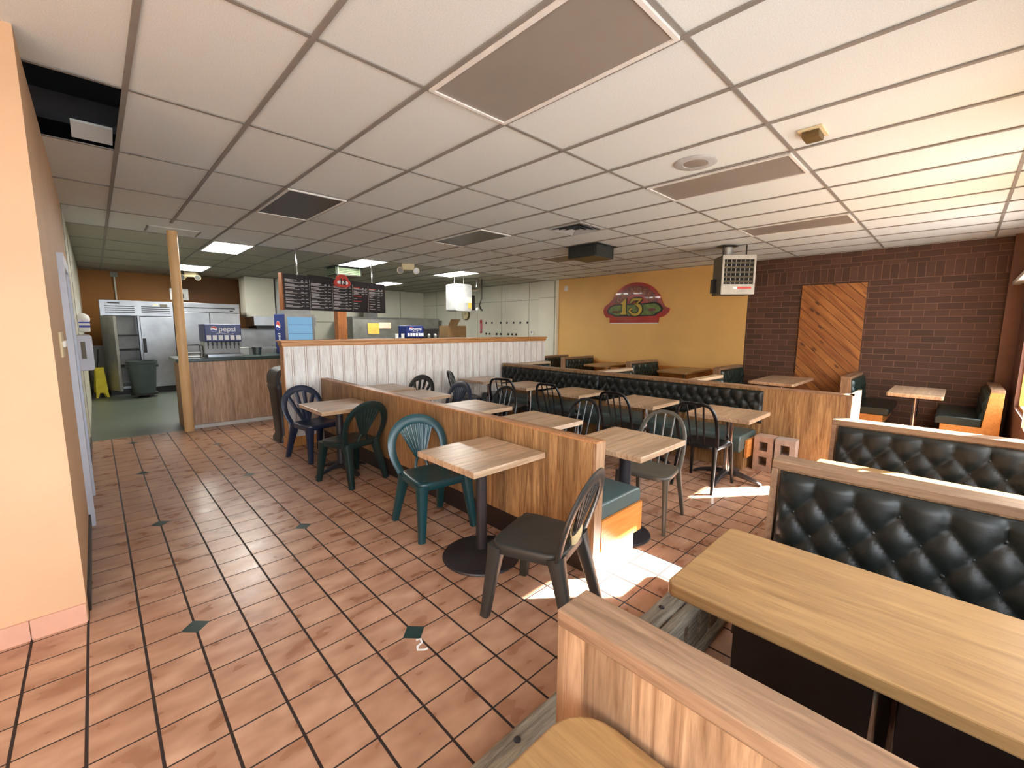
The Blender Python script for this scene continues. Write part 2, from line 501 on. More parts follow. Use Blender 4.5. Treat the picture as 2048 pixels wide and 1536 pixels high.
def text_mesh(body, size, bold=0.0, align='CENTER'):
    """outline text as flat vertices and faces (x right, y up)"""
    cu = bpy.data.curves.new('t', 'FONT')
    cu.body = body; cu.size = size; cu.align_x = align; cu.align_y = 'CENTER'; cu.offset = bold
    cu.resolution_u = 3
    o = bpy.data.objects.new('t', cu); COL.objects.link(o)
    dg = bpy.context.evaluated_depsgraph_get()
    me = o.evaluated_get(dg).to_mesh()
    vs = [tuple(v.co) for v in me.vertices]; fs = [tuple(p.vertices) for p in me.polygons]
    o.evaluated_get(dg).to_mesh_clear()
    bpy.data.objects.remove(o); bpy.data.curves.remove(cu)
    return vs, fs

def rrect(w, h, r, n=5, cx=0.0, cy=0.0):
    pts = []
    for sx, sy, a0 in ((1, 1, 0), (-1, 1, 90), (-1, -1, 180), (1, -1, 270)):
        for i in range(n + 1):
            a = math.radians(a0 + 90 * i / n)
            pts.append((cx + sx * (w / 2 - r) + r * math.cos(a), cy + sy * (h / 2 - r) + r * math.sin(a)))
    return pts

# ---------------------------------------------------------------- the setting
def build_shell():
    # dining floor with green inset diamonds, kitchen floor
    f = MB()
    f.add([(-4.6, YF - 0.2, 0), (XR, YF - 0.2, 0), (XR, 7.05, 0), (-4.6, 7.05, 0)], [(0, 1, 2, 3)])
    f.k = 1
    for i in range(-4, 14):
        for j in range(-3, 8):
            x = TILE_OX + i * TILE_X * 4
            y = TILE_OY + j * TILE_Y * 8 + (-TILE_Y * 4 if i % 2 else 0)
            if not (-4.4 < x < -0.2 and -1.3 < y < 6.9): continue
            r = 0.064
            f.add([(x - r, y, 0.0012), (x, y - r, 0.0012), (x + r, y, 0.0012), (x, y + r, 0.0012)], [(0, 1, 2, 3)])
    struct('floor', f, ['tile', 'diamond'])
    k = MB().add([(XL - 0.2, 7.05, 0), (XR, 7.05, 0), (XR, YK, 0), (XL - 0.2, YK, 0)], [(0, 1, 2, 3)])
    struct('floor_kitchen', k, 'green_floor')

    # ceiling: whole tiles, one missing beside the left wall
    c = MB()
    for a in range(-8, 14):
        for b in range(-2, 12):
            x0, x1, y0, y1 = a * TX, (a + 1) * TX, b * TY, (b + 1) * TY
            x0, x1, y0, y1 = max(x0, -4.6), min(x1, XR), max(y0, YF), min(y1, YK)
            if x1 <= x0 or y1 <= y0 or (a == -3 and b == 2): continue
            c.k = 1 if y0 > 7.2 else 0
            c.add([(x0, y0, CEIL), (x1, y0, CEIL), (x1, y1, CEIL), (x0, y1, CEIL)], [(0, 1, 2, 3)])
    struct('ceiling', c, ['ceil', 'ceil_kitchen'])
    g = MB()
    for a in range(-8, 14):
        x = a * TX
        if -4.6 < x < XR:
            ye = YK
            if a == -1: ye = 6.35
            g.box((x - 0.0135, YF, CEIL - 0.010), (x + 0.0135, ye, CEIL - 0.001))
    for b in range(-1, 12):
        y = b * TY
        if YF < y < YK:
            g.box((-4.6, y - 0.0125, CEIL - 0.008), (XR, y + 0.0125, CEIL - 0.0015))
    g.box((5 * TX, 2.5 * TY - 0.012, CEIL - 0.008), (6 * TX, 2.5 * TY + 0.012, CEIL - 0.0015))
    struct('trim_1', g, 'grid')
    p = MB()
    p.box((-2.6, 1.2, 3.5), (0.2, 5.0, 3.52))
    p.box((-2.6, 1.2, CEIL + 0.02), (-2.58, 5.0, 3.5)); p.box((0.18, 1.2, CEIL + 0.02), (0.2, 5.0, 3.5))
    p.box((-2.6, 1.18, CEIL + 0.02), (0.2, 1.2, 3.5)); p.box((-2.6, 5.0, CEIL + 0.02), (0.2, 5.02, 3.5))
    struct('ceiling_void', p, 'dark_hole')
    b = MB().box((-2.2, 3.56, 3.06), (0.0, 3.74, 3.20))
    struct('ceiling_beam', b, 'iron')

    # walls
    w = MB().box((-4.6, 2.09, 0), (XL, 2.19, CEIL))
    struct('wall_left_block', w, 'peach_wall')
    w = MB().box((XL - 0.12, 2.19, 0), (XL, 6.0, CEIL))
    struct('wall_left', w, 'peach_wall')
    w = MB().box((XL - 0.12, 6.0, 0), (XL, YK, CEIL))
    w.k = 1
    for y in (6.02, 7.24): w.box((XL, y, 0.02), (XL + 0.006, y + 0.03, CEIL - 0.01))
    struct('wall_left_kitchen', w, ['frp', 'frp_line'])
    w = MB().box((-4.7, YF, 0), (-4.6, 2.19, CEIL))
    struct('wall_entry', w, 'peach_wall')
    w = MB().box((XR, YF - 0.2, 0), (XR + 0.15, 2.03, CEIL))
    struct('wall_right_brick', w, 'brick')
    w = MB().box((XR, 2.03, 0), (XR + 0.15, 6.95, CEIL))
    struct('wall_right_yellow', w, 'yellow_wall')
    w = MB().box((XR, 6.95, 0), (XR + 0.15, YK, CEIL))
    w.box((XR - 0.10, 6.95, 0), (XR, 7.62, CEIL))
    w.k = 1
    for y in (8.1, 9.32, 10.54, 11.76, 12.98): w.box((XR - 0.006, y, 0.9), (XR, y + 0.012, CEIL - 0.01))
    w.box((XR - 0.006, 7.62, 2.40), (XR, YK, 2.412))
    w.box((XR - 0.106, 6.95, 2.44), (XR - 0.1, 7.62, 2.452))
    w.box((XR - 0.112, 6.99, 0.0), (XR - 0.1, 7.02, CEIL))
    struct('wall_right_kitchen', w, ['frp', 'frp_line'])
    w = MB().box((XL - 0.1, YK, 1.07), (1.98, YK + 0.15, CEIL))
    w.k = 1; w.box((0.3, YK - 0.012, 1.2), (1.98, YK, CEIL))
    struct('wall_back_painted', w, ['orange_wall', 'brown_wall'])
    w = MB().box((XL - 0.1, YK, 0), (1.98, YK + 0.15, 1.07))
    w.box((1.98, YK, 0), (XR + 0.15, YK + 0.15, CEIL))
    w.k = 1
    for x in (2.4, 3.5, 4.6, 5.8, 7.0): w.box((x, YK - 0.006, 0.5), (x + 0.025, YK, CEIL - 0.01))
    w.box((1.98, YK - 0.006, 1.72), (XR, YK, 1.745))
    struct('wall_back', w, ['frp', 'frp_line'])

    # front wall with windows (behind and beside the camera)
    head, sill = 2.57, 0.62
    w = MB()
    w.box((-4.7, YF - 0.2, 0), (XR, YF, sill)); w.box((-4.7, YF - 0.2, head), (XR, YF, CEIL))
    w.box((6.95, YF - 0.2, sill), (XR, YF, head)); w.box((-4.7, YF - 0.2, sill), (-4.4, YF, head))
    struct('wall_front', w, 'jamb_brown')
    spans = [(-4.4, -2.6), (-2.6, -0.9), (-0.9, 0.35), (0.35, 2.15), (2.15, 3.07), (3.07, 4.15), (4.15, 5.35), (5.35, 6.95)]
    for i, (a, b) in enumerate(spans):
        fr = MB()
        t = 0.035
        fr.box((a, YF - 0.12, sill), (a + t, YF - 0.04, head)); fr.box((b - t, YF - 0.12, sill), (b, YF - 0.04, head))
        fr.box((a + t, YF - 0.12, sill), (b - t, YF - 0.04, sill + t)); fr.box((a + t, YF - 0.12, head - t), (b - t, YF - 0.04, head))
        o = struct('window_%d' % (i + 1), fr, 'frame_tan')
        pane = MB().box((a + t, YF - 0.085, sill + t), (b - t, YF - 0.08, head - t))
        obj('pane', pane, 'glass', o)
    pv = MB().add([(-30, -40, -0.06), (40, -40, -0.06), (40, YF - 0.2, -0.06), (-30, YF - 0.2, -0.06)], [(0, 1, 2, 3)])
    struct('pavement_outside', pv, 'paving')
    fin = MB().box((0.30, YF - 2.3, -0.06), (0.42, YF - 0.125, 4.2)).box((2.08, YF - 2.3, -0.06), (2.26, YF - 0.125, 4.2))
    struct('sun_blockers_outside', fin, 'paving')  # unseen fin walls added to keep direct sun off some windows
    jm = MB().box((7.86, YF, 0), (XR, YF + 0.16, CEIL))
    struct('column_corner', jm, 'jamb_brown')

    # skirtings and trims
    b = MB()
    for i in range(14):
        x1 = XL - 0.004 - i * 0.2034
        b.box((x1 - 0.199, 2.078, 0), (x1, 2.09, 0.105))
    struct('baseboard_left', b, 'base_tile')
    b = MB().box((XL, 2.2, 0), (XL + 0.012, 3.6, 0.10)).box((XL, 4.5, 0), (XL + 0.012, 6.9, 0.10))
    struct('baseboard_left_side', b, 'base_black')
    b = MB().box((XR - 0.02, 2.03, 0), (XR, 6.9, 0.72)).box((XR - 0.05, 2.03, 0.70), (XR, 6.9, 0.735))
    struct('trim_2', b, 'orange_board')
    # doorway on the left wall
    d = MB()
    d.box((XL, 3.60, 0), (XL + 0.035, 3.69, 2.1)).box((XL, 4.44, 0), (XL + 0.035, 4.53, 2.1)).box((XL, 3.69, 2.01), (XL + 0.035, 4.44, 2.1))
    o = struct('door_1', d, 'door_white')
    lf = MB().box((XL - 0.01, 3.69, 0.02), (XL + 0.02, 4.44, 2.01))
    obj('door_leaf', lf, 'door_white', o)
    # round post
    c = MB().lathe([(0.062, 0), (0.062, CEIL)], (-0.545, 6.93), 28)
    struct('column_round', c, 'post_tan', smooth=True)
    pm = MB().box((-0.82, 6.72, CEIL - 0.012), (-0.24, 7.14, CEIL - 0.002))
    pm.k = 1
    pm.box((-0.83, 6.72, CEIL - 0.02), (-0.81, 7.14, CEIL - 0.002)).box((-0.25, 6.72, CEIL - 0.02), (-0.23, 7.14, CEIL - 0.002))
    struct('ceiling_patch', pm, ['ceil', 'grid'])
    # wooden post behind the menu
    c = MB().box((2.42, 8.52, 0), (2.62, 8.72, 2.15))
    struct('column_wood', c, 'post_wood')
M['post_tan'] = plain('post_tan', lin(226, 184, 130), 0.4, var=0.05)
build_shell()
# ---------------------------------------------------------------- dining furniture
def tuft(w, h, a, b, depth, border=0.035, top=None, res=0.014):
    """deep-buttoned cushion face: returns grid builder in (u along width, v up, n out) and the button places"""
    nu, nv = max(8, int(w / res)), max(8, int(h / res))
    top = h - 0.085 if top is None else top
    def hgt(u, v):
        e = min(u, w - u, v, h - v)
        edge = math.sin(min(1.0, e / border) * PI / 2) ** 0.6
        vv = min(v, top)
        p = (u / a + (vv - top) / b); q = (u / a - (vv - top) / b)
        k = (abs(math.sin(PI * p)) * abs(math.sin(PI * q)))
        pil = k ** 0.42
        if v > top:
            k2 = abs(math.sin(PI * (u / a)))
            pil = max(pil, 0) if False else k2 ** 0.5
            pil = pil * min(1, 0.55 + 0.45) + 0.0
        return depth * edge * (0.42 + 0.58 * pil)
    btn = []
    r = 0
    while top - r * b / 2 > 0.05:
        i = 0
        while True:
            u = (i + (0.5 if r % 2 else 0.0)) * a
            if u > w - 0.04: break
            if u > 0.04: btn.append((u, top - r * b / 2))
            i += 1
        r += 1
    return hgt, nu, nv, btn

def tuft_mesh(w, h, a, b, depth):
    """leather face lying in local x (width), z (up), bulging to -y"""
    hgt, nu, nv, btn = tuft(w, h, a, b, depth)
    m = MB().grid(lambda s, t: (s * w, -hgt(s * w, t * h), t * h), nu, nv)
    m.box((0.002, -0.01, 0.002), (w - 0.002, 0.0, h - 0.002))
    m.k = 1
    for u, v in btn:
        m.ball((u, -hgt(u, v) - 0.001, v), 0.011, 8, 5, 1, 0.5, 1)
    m.k = 0
    return m

def cushion_profile(d, z0, z1, r=0.045, droop=0.0):
    """side outline of a seat pad in (y, z), front edge rolled over"""
    pts = [(0.0, z0), (0.0, z1 - 0.01), (-0.02, z1)]
    for i in range(7):
        a = PI / 2 * i / 6
        pts.append((-d + r - r * math.sin(a), z1 - r + r * math.cos(a)))
    for i in range(1, 5):
        a = PI / 2 * i / 4
        pts.append((-d + r * 0.6 - r * 0.6 * math.cos(a), z0 - droop + r * 0.6 - r * 0.6 * math.sin(a)))
    return pts

def bench(label, loc, rotz, L, cap='cap_x', leather='leather', back='oak_panel_x', panel='end_wood', h=0.92, pitch=0.15, other=False, group=None, board='orange_board', slant=0.06, capw=0.11):
    """upholstered booth bench; local x along its length, it faces -y"""
    t = thing('booth_bench', label, 'bench', loc, rotz, group)
    T = capw
    obj('backrest_panel', MB().box((0.03, 0.0, 0.0), (L - 0.03, T, h - 0.04)), back, t)
    obj('top_cap', MB().box((0.0, -0.012, h - 0.04), (L, T + 0.003, h)), cap, t, bevel=0.004)
    def side(front):
        s = -1 if front else 1
        b0 = 0.0 if front else T
        return None
    pe = [(-slant - 0.02, 0.0), (T + (slant if other else 0.0), 0.0), (T, h - 0.04), (-0.012, h - 0.04)]
    for x in (0.0, L - 0.03):
        obj('end_panel', MB().prism(pe, x, x + 0.03, 'x'), panel, t, bevel=0.003)
    fronts = (1, -1) if other else (1,)
    for s in fronts:
        def fl(p, s=s):
            return p if s == 1 else Vector((L - p.x, T - p.y, p.z))
        w = L - 0.08
        hh = h - 0.04 - 0.36
        m = tuft_mesh(w, hh, pitch, pitch * 1.3, 0.05)
        sh = lambda p: Vector((p.x + 0.04, p.y - 0.012 - slant * 0.7 * (1 - p.z / hh), p.z + 0.355))
        m.map(sh).map(fl)
        obj('back_cushion', m, [leather, 'button'], t, smooth=True, angle=70)
        d = 0.44
        sb = MB().prism(cushion_profile(d, 0.33, 0.445), 0.02, L - 0.02, 'x').map(lambda p: Vector((p.x, p.y - 0.05, p.z))).map(fl)
        obj('seat_cushion', sb, leather, t, smooth=True, bevel=0.012)
        bs = (MB().box((0.004, -d + 0.02, 0.0), (L - 0.004, -0.02, 0.2)) if board == 'base_black' else MB().box((0.05, -d + 0.06, 0.0), (L - 0.05, -0.02, 0.2))).map(fl)
        obj('seat_base', bs, 'base_black', t)
        bd = MB().box((0.0, -d + 0.01, 0.2), (0.028, -0.05, 0.335)).box((L - 0.028, -d + 0.01, 0.2), (L, -0.05, 0.335)).box((0.028, -d + 0.01, 0.2), (L - 0.028, -d + 0.03, 0.33)).map(fl)
        obj('seat_board', bd, board, t)
    return t

def table(label, cx, cy, w, d, foot='cross', pole='chrome', top='table_x', h=0.745, thick=0.04, rot=0.0, group=None, round_corner=0.006, pr=0.038, dr=0.27, fa=PI / 4, px=0.0, fs=1.0):
    t = thing('pedestal_table', label, 'table', (cx, cy, 0), rot, group)
    obj('tabletop', MB().prism(rrect(w, d, round_corner, 5), h - thick, h), top, t, bevel=0.004)
    obj('mounting_plate', MB().box((px - 0.13, -0.13, h - thick - 0.014), (px + 0.13, 0.13, h - thick)), 'iron', t)
    if foot == 'disc':
        obj('pole', MB().lathe([(pr, 0.06), (pr, h - thick - 0.014)], (px, 0)), pole, t, smooth=True)
        obj('base_disc', MB().lathe([(dr - 0.005, 0.0), (dr, 0.006), (dr - 0.005, 0.016), (dr * 0.67, 0.034), (0.08, 0.052), (0.045, 0.062)], c=(px, 0), n=40), 'iron', t, smooth=True)
    else:
        obj('pole', MB().lathe([(pr, 0.05), (pr, h - thick - 0.014)], (px, 0)), pole, t, smooth=True)
        for k in range(4):
            a = fa + k * PI / 2
            r = Vector((math.cos(a), math.sin(a), 0))
            pts = [r * (q * fs) + Vector((px, 0, zz)) for q, zz in ((0.02, 0.075), (0.12, 0.075), (0.22, 0.055), (0.31, 0.028), (0.34, 0.012))]
            obj('foot', MB().sweep(pts, [0.028, 0.026, 0.022, 0.016, 0.012], [0.034, 0.03, 0.026, 0.024, 0.024], (-r.y, r.x, 0), 8, 0.6), 'iron', t, smooth=True)
    return t

def seat_slab(t, mat, fw=0.235, rw=0.20, fy=0.215, ry=-0.20, z=0.435, th=0.018, skirt=0.058):
    def outline(k):
        pts = []
        for i in range(36):
            a = 2 * PI * i / 36
            ca, sa = math.cos(a), math.sin(a)
            sx = math.copysign(abs(ca) ** 0.38, ca); sy = math.copysign(abs(sa) ** 0.38, sa)
            y = (fy if sy > 0 else -ry) * sy
            wd = rw + (fw - rw) * (y - ry) / (fy - ry)
            pts.append((sx * wd * k, y * k))
        return pts
    rings = []
    for k, zz in ((0.985, z - skirt), (1.0, z - skirt + 0.006), (1.0, z - 0.012), (0.985, z - 0.003), (0.95, z), (0.8, z - 0.003), (0.45, z - 0.008), (0.02, z - 0.009)):
        rings.append([(p[0], p[1], zz) for p in outline(k)])
    return obj('seat', MB().loft(rings), mat, t, smooth=True, angle=50)

def chair_leg(t, mat, top, bot, a, b):
    p, q = Vector(top), Vector(bot)
    pts = [p.lerp(q, i / 6) for i in range(7)]
    n = 7
    ra = [a + (b - a) * (i / 6) ** 0.6 for i in range(7)]
    obj('leg', MB().sweep(pts, ra, ra, (0, 1, 0), 12, 0.55), mat, t, smooth=True)

def back_y(z):
    return -0.185 - 0.30 * (z - 0.43)

def fan_chair(label, loc, rotz, mat, style='fan', group=None, tape=False):
    """moulded garden chair with a round hoop back; local +y is where it faces"""
    t = thing('resin_chair', label, 'chair', loc, rotz, group)
    seat_slab(t, mat)
    for s in (-1, 1):
        chair_leg(t, mat, (s * 0.192, 0.174, 0.412), (s * 0.232, 0.228, 0.0), 0.047, 0.026)
        chair_leg(t, mat, (s * 0.166, -0.160, 0.415), (s * 0.212, -0.27, 0.0), 0.047, 0.026)
    hp = []
    for i in range(41):
        u = i / 40
        a = PI * u
        x = -math.cos(a)
        if u < 0.2 or u > 0.8:
            k = (u if u < 0.5 else 1 - u) / 0.2
            z = 0.42 + 0.18 * k
            xx = 0.19 + 0.045 * math.sin(k * PI / 2)
            hp.append(((-1 if u < 0.5 else 1) * xx, back_y(z), z))
        else:
            b = (u - 0.2) / 0.6 * PI
            z = 0.60 + 0.215 * max(math.sin(b), 0.0) ** 0.9
            hp.append((-0.235 * math.cos(b), back_y(z) - 0.0, z))
    nrm = Vector((0, 1, 0.30)).normalized()
    ra = [0.030 + 0.012 * math.sin(PI * i / 40) ** 2 for i in range(41)]
    obj('hoop', MB().sweep(hp, ra, 0.012, nrm, 10, 0.8), mat, t, smooth=True)
    if style == 'fan':
        f = MB()
        def sh(u, v, o=0.0):
            z = 0.50 + (0.795 - 0.50) * v
            w = 0.034 + 0.118 * v ** 0.9
            x = (u * 2 - 1) * w
            zz = z - 0.05 * v * abs(u * 2 - 1) ** 2
            return (x, back_y(zz) + o - 0.010 * (1 - (u * 2 - 1) ** 2), zz)
        f.grid(lambda u, v: sh(u, v, 0.006), 14, 10)
        f.grid(lambda u, v: sh(u, v, -0.002), 14, 10)
        for k in range(7):
            u = (k + 0.5) / 7
            pts = [sh(u, 0.06 + 0.88 * i / 8, 0.004) for i in range(9)]
            f.sweep(pts, [0.004 + 0.007 * i / 8 for i in range(9)], 0.010, nrm, 8)
        obj('back_fan', f, mat, t, smooth=True, angle=60)
        arch = [(0.055 * -math.cos(PI * i / 12), back_y(0.42 + 0.1 * math.sin(PI * i / 12)), 0.42 + 0.1 * math.sin(PI * i / 12)) for i in range(13)]
        obj('back_arch', MB().sweep(arch, 0.013, 0.010, nrm, 8), mat, t, smooth=True)
    else:
        f = MB()
        for x0, x1, z1 in ((-0.02, -0.055, 0.80), (0.02, 0.055, 0.80), (-0.035, -0.165, 0.735), (0.035, 0.165, 0.735)):
            pts = [(x0 + (x1 - x0) * i / 8, back_y(0.43 + (z1 - 0.43) * i / 8), 0.43 + (z1 - 0.43) * i / 8) for i in range(9)]
            f.sweep(pts, [0.022 + 0.006 * i / 8 for i in range(9)], 0.010, nrm, 8)
        f.grid(lambda u, v: ((u * 2 - 1) * (0.045 + 0.03 * v), back_y(0.43 + 0.2 * v), 0.43 + 0.2 * v), 4, 4)
        obj('back_splat', f, mat, t, smooth=True)
    if tape:
        tp = [(0.06 * math.cos(2 * PI * i / 16), back_y(0.50) + 0.022 * math.sin(2 * PI * i / 16), 0.50 + 0.03 * math.cos(2 * PI * i / 16)) for i in range(17)]
        o = obj('tape_wrap', MB().sweep(tp, 0.003, 0.026, (0, 0, 1), 8, 0.6), 'tape', t, smooth=True)
        o['label'] = 'tan tape wrapped round the foot of the back'
    return t

def slat_chair(label, loc, rotz, mat, group=None, square=0.55, slats=3):
    """light moulded bistro chair with upright slats under an arched rail"""
    t = thing('bistro_chair', label, 'chair', loc, rotz, group)
    seat_slab(t, mat, 0.22, 0.19, 0.21, -0.19, 0.445, 0.016, 0.034)
    for s in (-1, 1):
        chair_leg(t, mat, (s * 0.192, 0.178, 0.43), (s * 0.215, 0.225, 0.0), 0.024, 0.014)
        chair_leg(t, mat, (s * 0.17, -0.165, 0.44), (s * 0.20, -0.265, 0.0), 0.024, 0.014)
    hp = []
    for i in range(49):
        b = PI * i / 48
        c, s = -math.cos(b), math.sin(b)
        x = math.copysign(abs(c) ** (square * 0.9), c) * 0.205
        z = 0.43 + 0.435 * max(s, 0.0) ** (0.62)
        if z < 0.7: x *= 0.90 + 0.10 * (z - 0.43) / 0.27
        hp.append((x, back_y(z) + 0.02, z))
    nrm = Vector((0, 1, 0.30)).normalized()
    obj('hoop', MB().sweep(hp, 0.017, 0.013, nrm, 10, 0.8), mat, t, smooth=True)
    for k in range(slats):
        x = (k - (slats - 1) / 2) * 0.078
        zt = 0.855 - 0.25 * abs(x) ** 1.3
        pts = [(x * (0.8 + 0.25 * i / 8), back_y(0.43 + (zt - 0.43) * i / 8) + 0.02, 0.43 + (zt - 0.43) * i / 8) for i in range(9)]
        obj('slat', MB().sweep(pts, 0.009, 0.008, nrm, 8), mat, t, smooth=True)
    return t

# --- long wooden divider with a bench along its far side
XD = 0.696
def build_divider():
    t = thing('divider_bench', 'long oak laminate divider with black base and a green bench along its far side', 'divider', (0, 0, 0))
    y0, y1, h = 0.466, 4.94, 0.885
    obj('divider_panel', MB().box((XD, y0 + 0.02, 0.175), (XD + 0.085, y1, h - 0.012)), 'oak_panel', t)
    obj('top_strip', MB().box((XD - 0.003, y0, h - 0.012), (XD + 0.092, y1, h)), 'block_edge', t)
    obj('base', MB().box((XD + 0.006, y0 + 0.02, 0.0), (XD + 0.08, y1, 0.175)), 'base_black', t)
    obj('end_board', MB().prism([(XD - 0.004, 0), (XD + 0.065, 0), (XD + 0.095, h - 0.012), (XD - 0.002, h - 0.012)], y0, y0 + 0.022, 'y'), 'oak_light', t)
    bx = XD + 0.085
    def turn(p): return Vector((bx - p.y, p.x, p.z))       # bench profile facing +x
    for a, b in ((y0 + 0.01, 1.95), (1.955, 3.45), (3.455, y1)):
        obj('seat_cushion', MB().prism(cushion_profile(0.50, 0.345, 0.455), a, b, 'x').map(lambda p: turn(p)), 'seat_leather', t, smooth=True, bevel=0.012)
    obj('seat_board', MB().box((bx, y0, 0.135), (bx + 0.505, y0 + 0.025, 0.345)).box((bx + 0.47, y0 + 0.025, 0.135), (bx + 0.495, y1, 0.345)), 'orange_board', t)
    obj('seat_base', MB().box((bx, y0 + 0.03, 0.0), (bx + 0.20, y1, 0.34)), 'base_black', t)
    k = obj('kick_plate', MB().box((bx - 0.02, y0 + 0.012, 0.0), (bx + 0.42, y0 + 0.03, 0.14)), 'kick_white', t)
    k['label'] = 'scuffed white kick plate'
build_divider()

# --- second divider with buttoned banquette
XB = 4.04
def build_banquette():
    t = thing('banquette', 'long oak partition with a dark green buttoned banquette facing the small tables', 'bench', (0, 0, 0))
    y0, y1, h = -0.31, 4.94, 0.92
    obj('partition_panel', MB().box((XB, y0 + 0.02, 0.0), (XB + 0.12, y1, h - 0.015)), 'oak_panel', t)
    obj('top_strip', MB().box((XB - 0.012, y0, h - 0.015), (XB + 0.13, y1, h)), 'cap_y', t)
    obj('end_panel', MB().box((XB - 0.004, y0, 0.0), (XB + 0.60, y0 + 0.03, h)), 'oak_light', t)
    for a, b in ((0.50, 2.74), (2.75, 4.93)):
        m = tuft_mesh(b - a, 0.385, 0.135, 0.17, 0.055)
        m.map(lambda p: Vector((XB + p.y, b - p.x, p.z + 0.49)))
        obj('back_cushion', m, ['leather', 'button'], t, smooth=True, angle=70)
    def turn(p): return Vector((XB + p.y, p.x, p.z))
    obj('seat_cushion', MB().prism(cushion_profile(0.52, 0.30, 0.415, 0.05, 0.07), 0.55, 2.74, 'x').map(lambda p: turn(p)), 'seat_leather', t, smooth=True, bevel=0.012)
    obj('seat_cushion', MB().prism(cushion_profile(0.52, 0.30, 0.415, 0.05, 0.07), 2.75, 4.93, 'x').map(lambda p: turn(p)), 'seat_leather', t, smooth=True, bevel=0.012)
    obj('seat_board', MB().box((XB - 0.36, 0.52, 0.15), (XB, 0.545, 0.35)), 'orange_board', t)
    obj('seat_base', MB().box((XB - 0.34, 0.56, 0.0), (XB, 4.93, 0.30)), 'oak_panel', t)
build_banquette()

# --- tables
table('square butcher-block table on a round black disc base, before the oak divider', 0.355, 1.16, 0.62, 0.61, 'disc', 'iron', 'table_x')
table('small table between two garden chairs in the corner of the whitewashed wall', 0.37, 3.57, 0.60, 0.66, 'cross', 'iron', 'table_x', fa=math.radians(12), fs=0.88)
G1 = 'square tables along the oak divider bench'
table('table at the window end of the divider bench, on a thick pole', 1.36, 0.66, 0.66, 0.62, 'disc', 'iron', 'table_x', group=G1, pr=0.045, dr=0.21)
for y, lab in ((1.62, 'second table from the window along the divider bench'), (2.55, 'third table from the window along the divider bench'),
               (3.66, 'fourth table from the window along the divider bench, pale topped'), (4.48, 'table of the divider bench nearest the whitewashed wall')):
    table(lab, 1.36, y, 0.66, 0.63, 'cross', 'chrome', 'table_x', group=G1, fa=0.0)
G2 = 'square tables along the buttoned banquette'
for y, lab in ((0.58, 'banquette table at the open end by the concrete blocks'), (1.55, 'second banquette table from the concrete blocks'), (2.56, 'middle table of the row along the banquette'),
               (3.48, 'fourth banquette table from the concrete blocks'), (4.43, 'banquette table nearest the whitewashed wall')):
    table(lab, 3.19, y, 0.64, 0.61, 'cross', 'chrome', 'table_x', h=0.732, group=G2, px=0.07, fa=0.0)

# --- chairs
fan_chair('dark grey fan-backed garden chair with tape on its back, by the divider end', (0.25, 0.51, 0), math.radians(17), 'pl_grey', tape=True)
fan_chair('teal fan-backed garden chair at the round-based table', (0.39, 1.80, 0), PI + math.radians(-4), 'pl_teal')
fan_chair('dark green fan-backed garden chair with its back to the aisle, at the corner table', (0.36, 3.27, 0), math.radians(14), 'pl_green')
fan_chair('navy blue garden chair against the whitewashed wall', (0.385, 4.33, 0), PI + math.radians(14), 'pl_blue', 'splat')
G3 = 'chairs facing the divider bench'
fan_chair('black splat-backed chair by the whitewashed wall, beyond the last divider table', (1.84, 4.60, 0), PI / 2 + 0.25, 'pl_black', 'splat', G3)
fan_chair('dark navy fan-backed chair at the pale topped fourth divider table', (1.80, 3.66, 0), PI / 2, 'pl_blue', 'fan', G3)
slat_chair('black round-hooped bistro chair at the third divider table', (1.80, 2.72, 0), PI / 2 + 0.1, 'pl_black', G3, 1.0)
slat_chair('black round-hooped bistro chair at the second divider table', (1.78, 1.55, 0), PI / 2, 'pl_black', G3, 1.0)
slat_chair('olive grey bistro chair at the thick-poled table beside the divider end', (1.75, 0.66, 0), PI / 2 + 0.12, 'pl_olive', G3, 0.9)
G4 = 'bistro chairs facing the banquette'
for y, x, r, lab in ((0.70, 2.94, 0.0, 'black slatted bistro chair at the banquette table by the concrete blocks'), (1.62, 2.94, 0.0, 'black slatted bistro chair at the second banquette table'),
                     (2.62, 2.94, 0.05, 'black slatted bistro chair at the middle banquette table'), (3.50, 2.86, 0.35, 'turned black bistro chair at the fourth banquette table'),
                     (4.60, 2.92, -0.35, 'black bistro chair at the banquette table nearest the whitewashed wall')):
    slat_chair(lab, (x, y, 0), -PI / 2 + r, 'pl_black', G4, 0.45)

# --- booths by the front windows; black seat boards stand in for shade below
YB = -0.42
bench('oak-backed booth bench with its plank back to the viewer, next to the round-cornered table', (-0.63, -1.52, 0), PI / 2, 1.10, 'cap_x', 'leather', 'oak_light', 'oak_light', h=0.92, capw=0.10, board='base_black')
bench('booth bench with large buttoned dark leather back, behind the long oak table', (0.95, YB, 0), -PI / 2, 1.10, 'cap_x', 'leather', 'oak_panel_x', 'cap_y', h=0.93, other=True, capw=0.12, board='base_black')
bench('booth bench with buttoned black back below the brick wall, second from the viewer', (2.40, YB, 0), -PI / 2, 1.10, 'cap_x', 'leather', 'oak_panel_x', 'cap_y', h=0.93, other=True, capw=0.12, board='base_black')

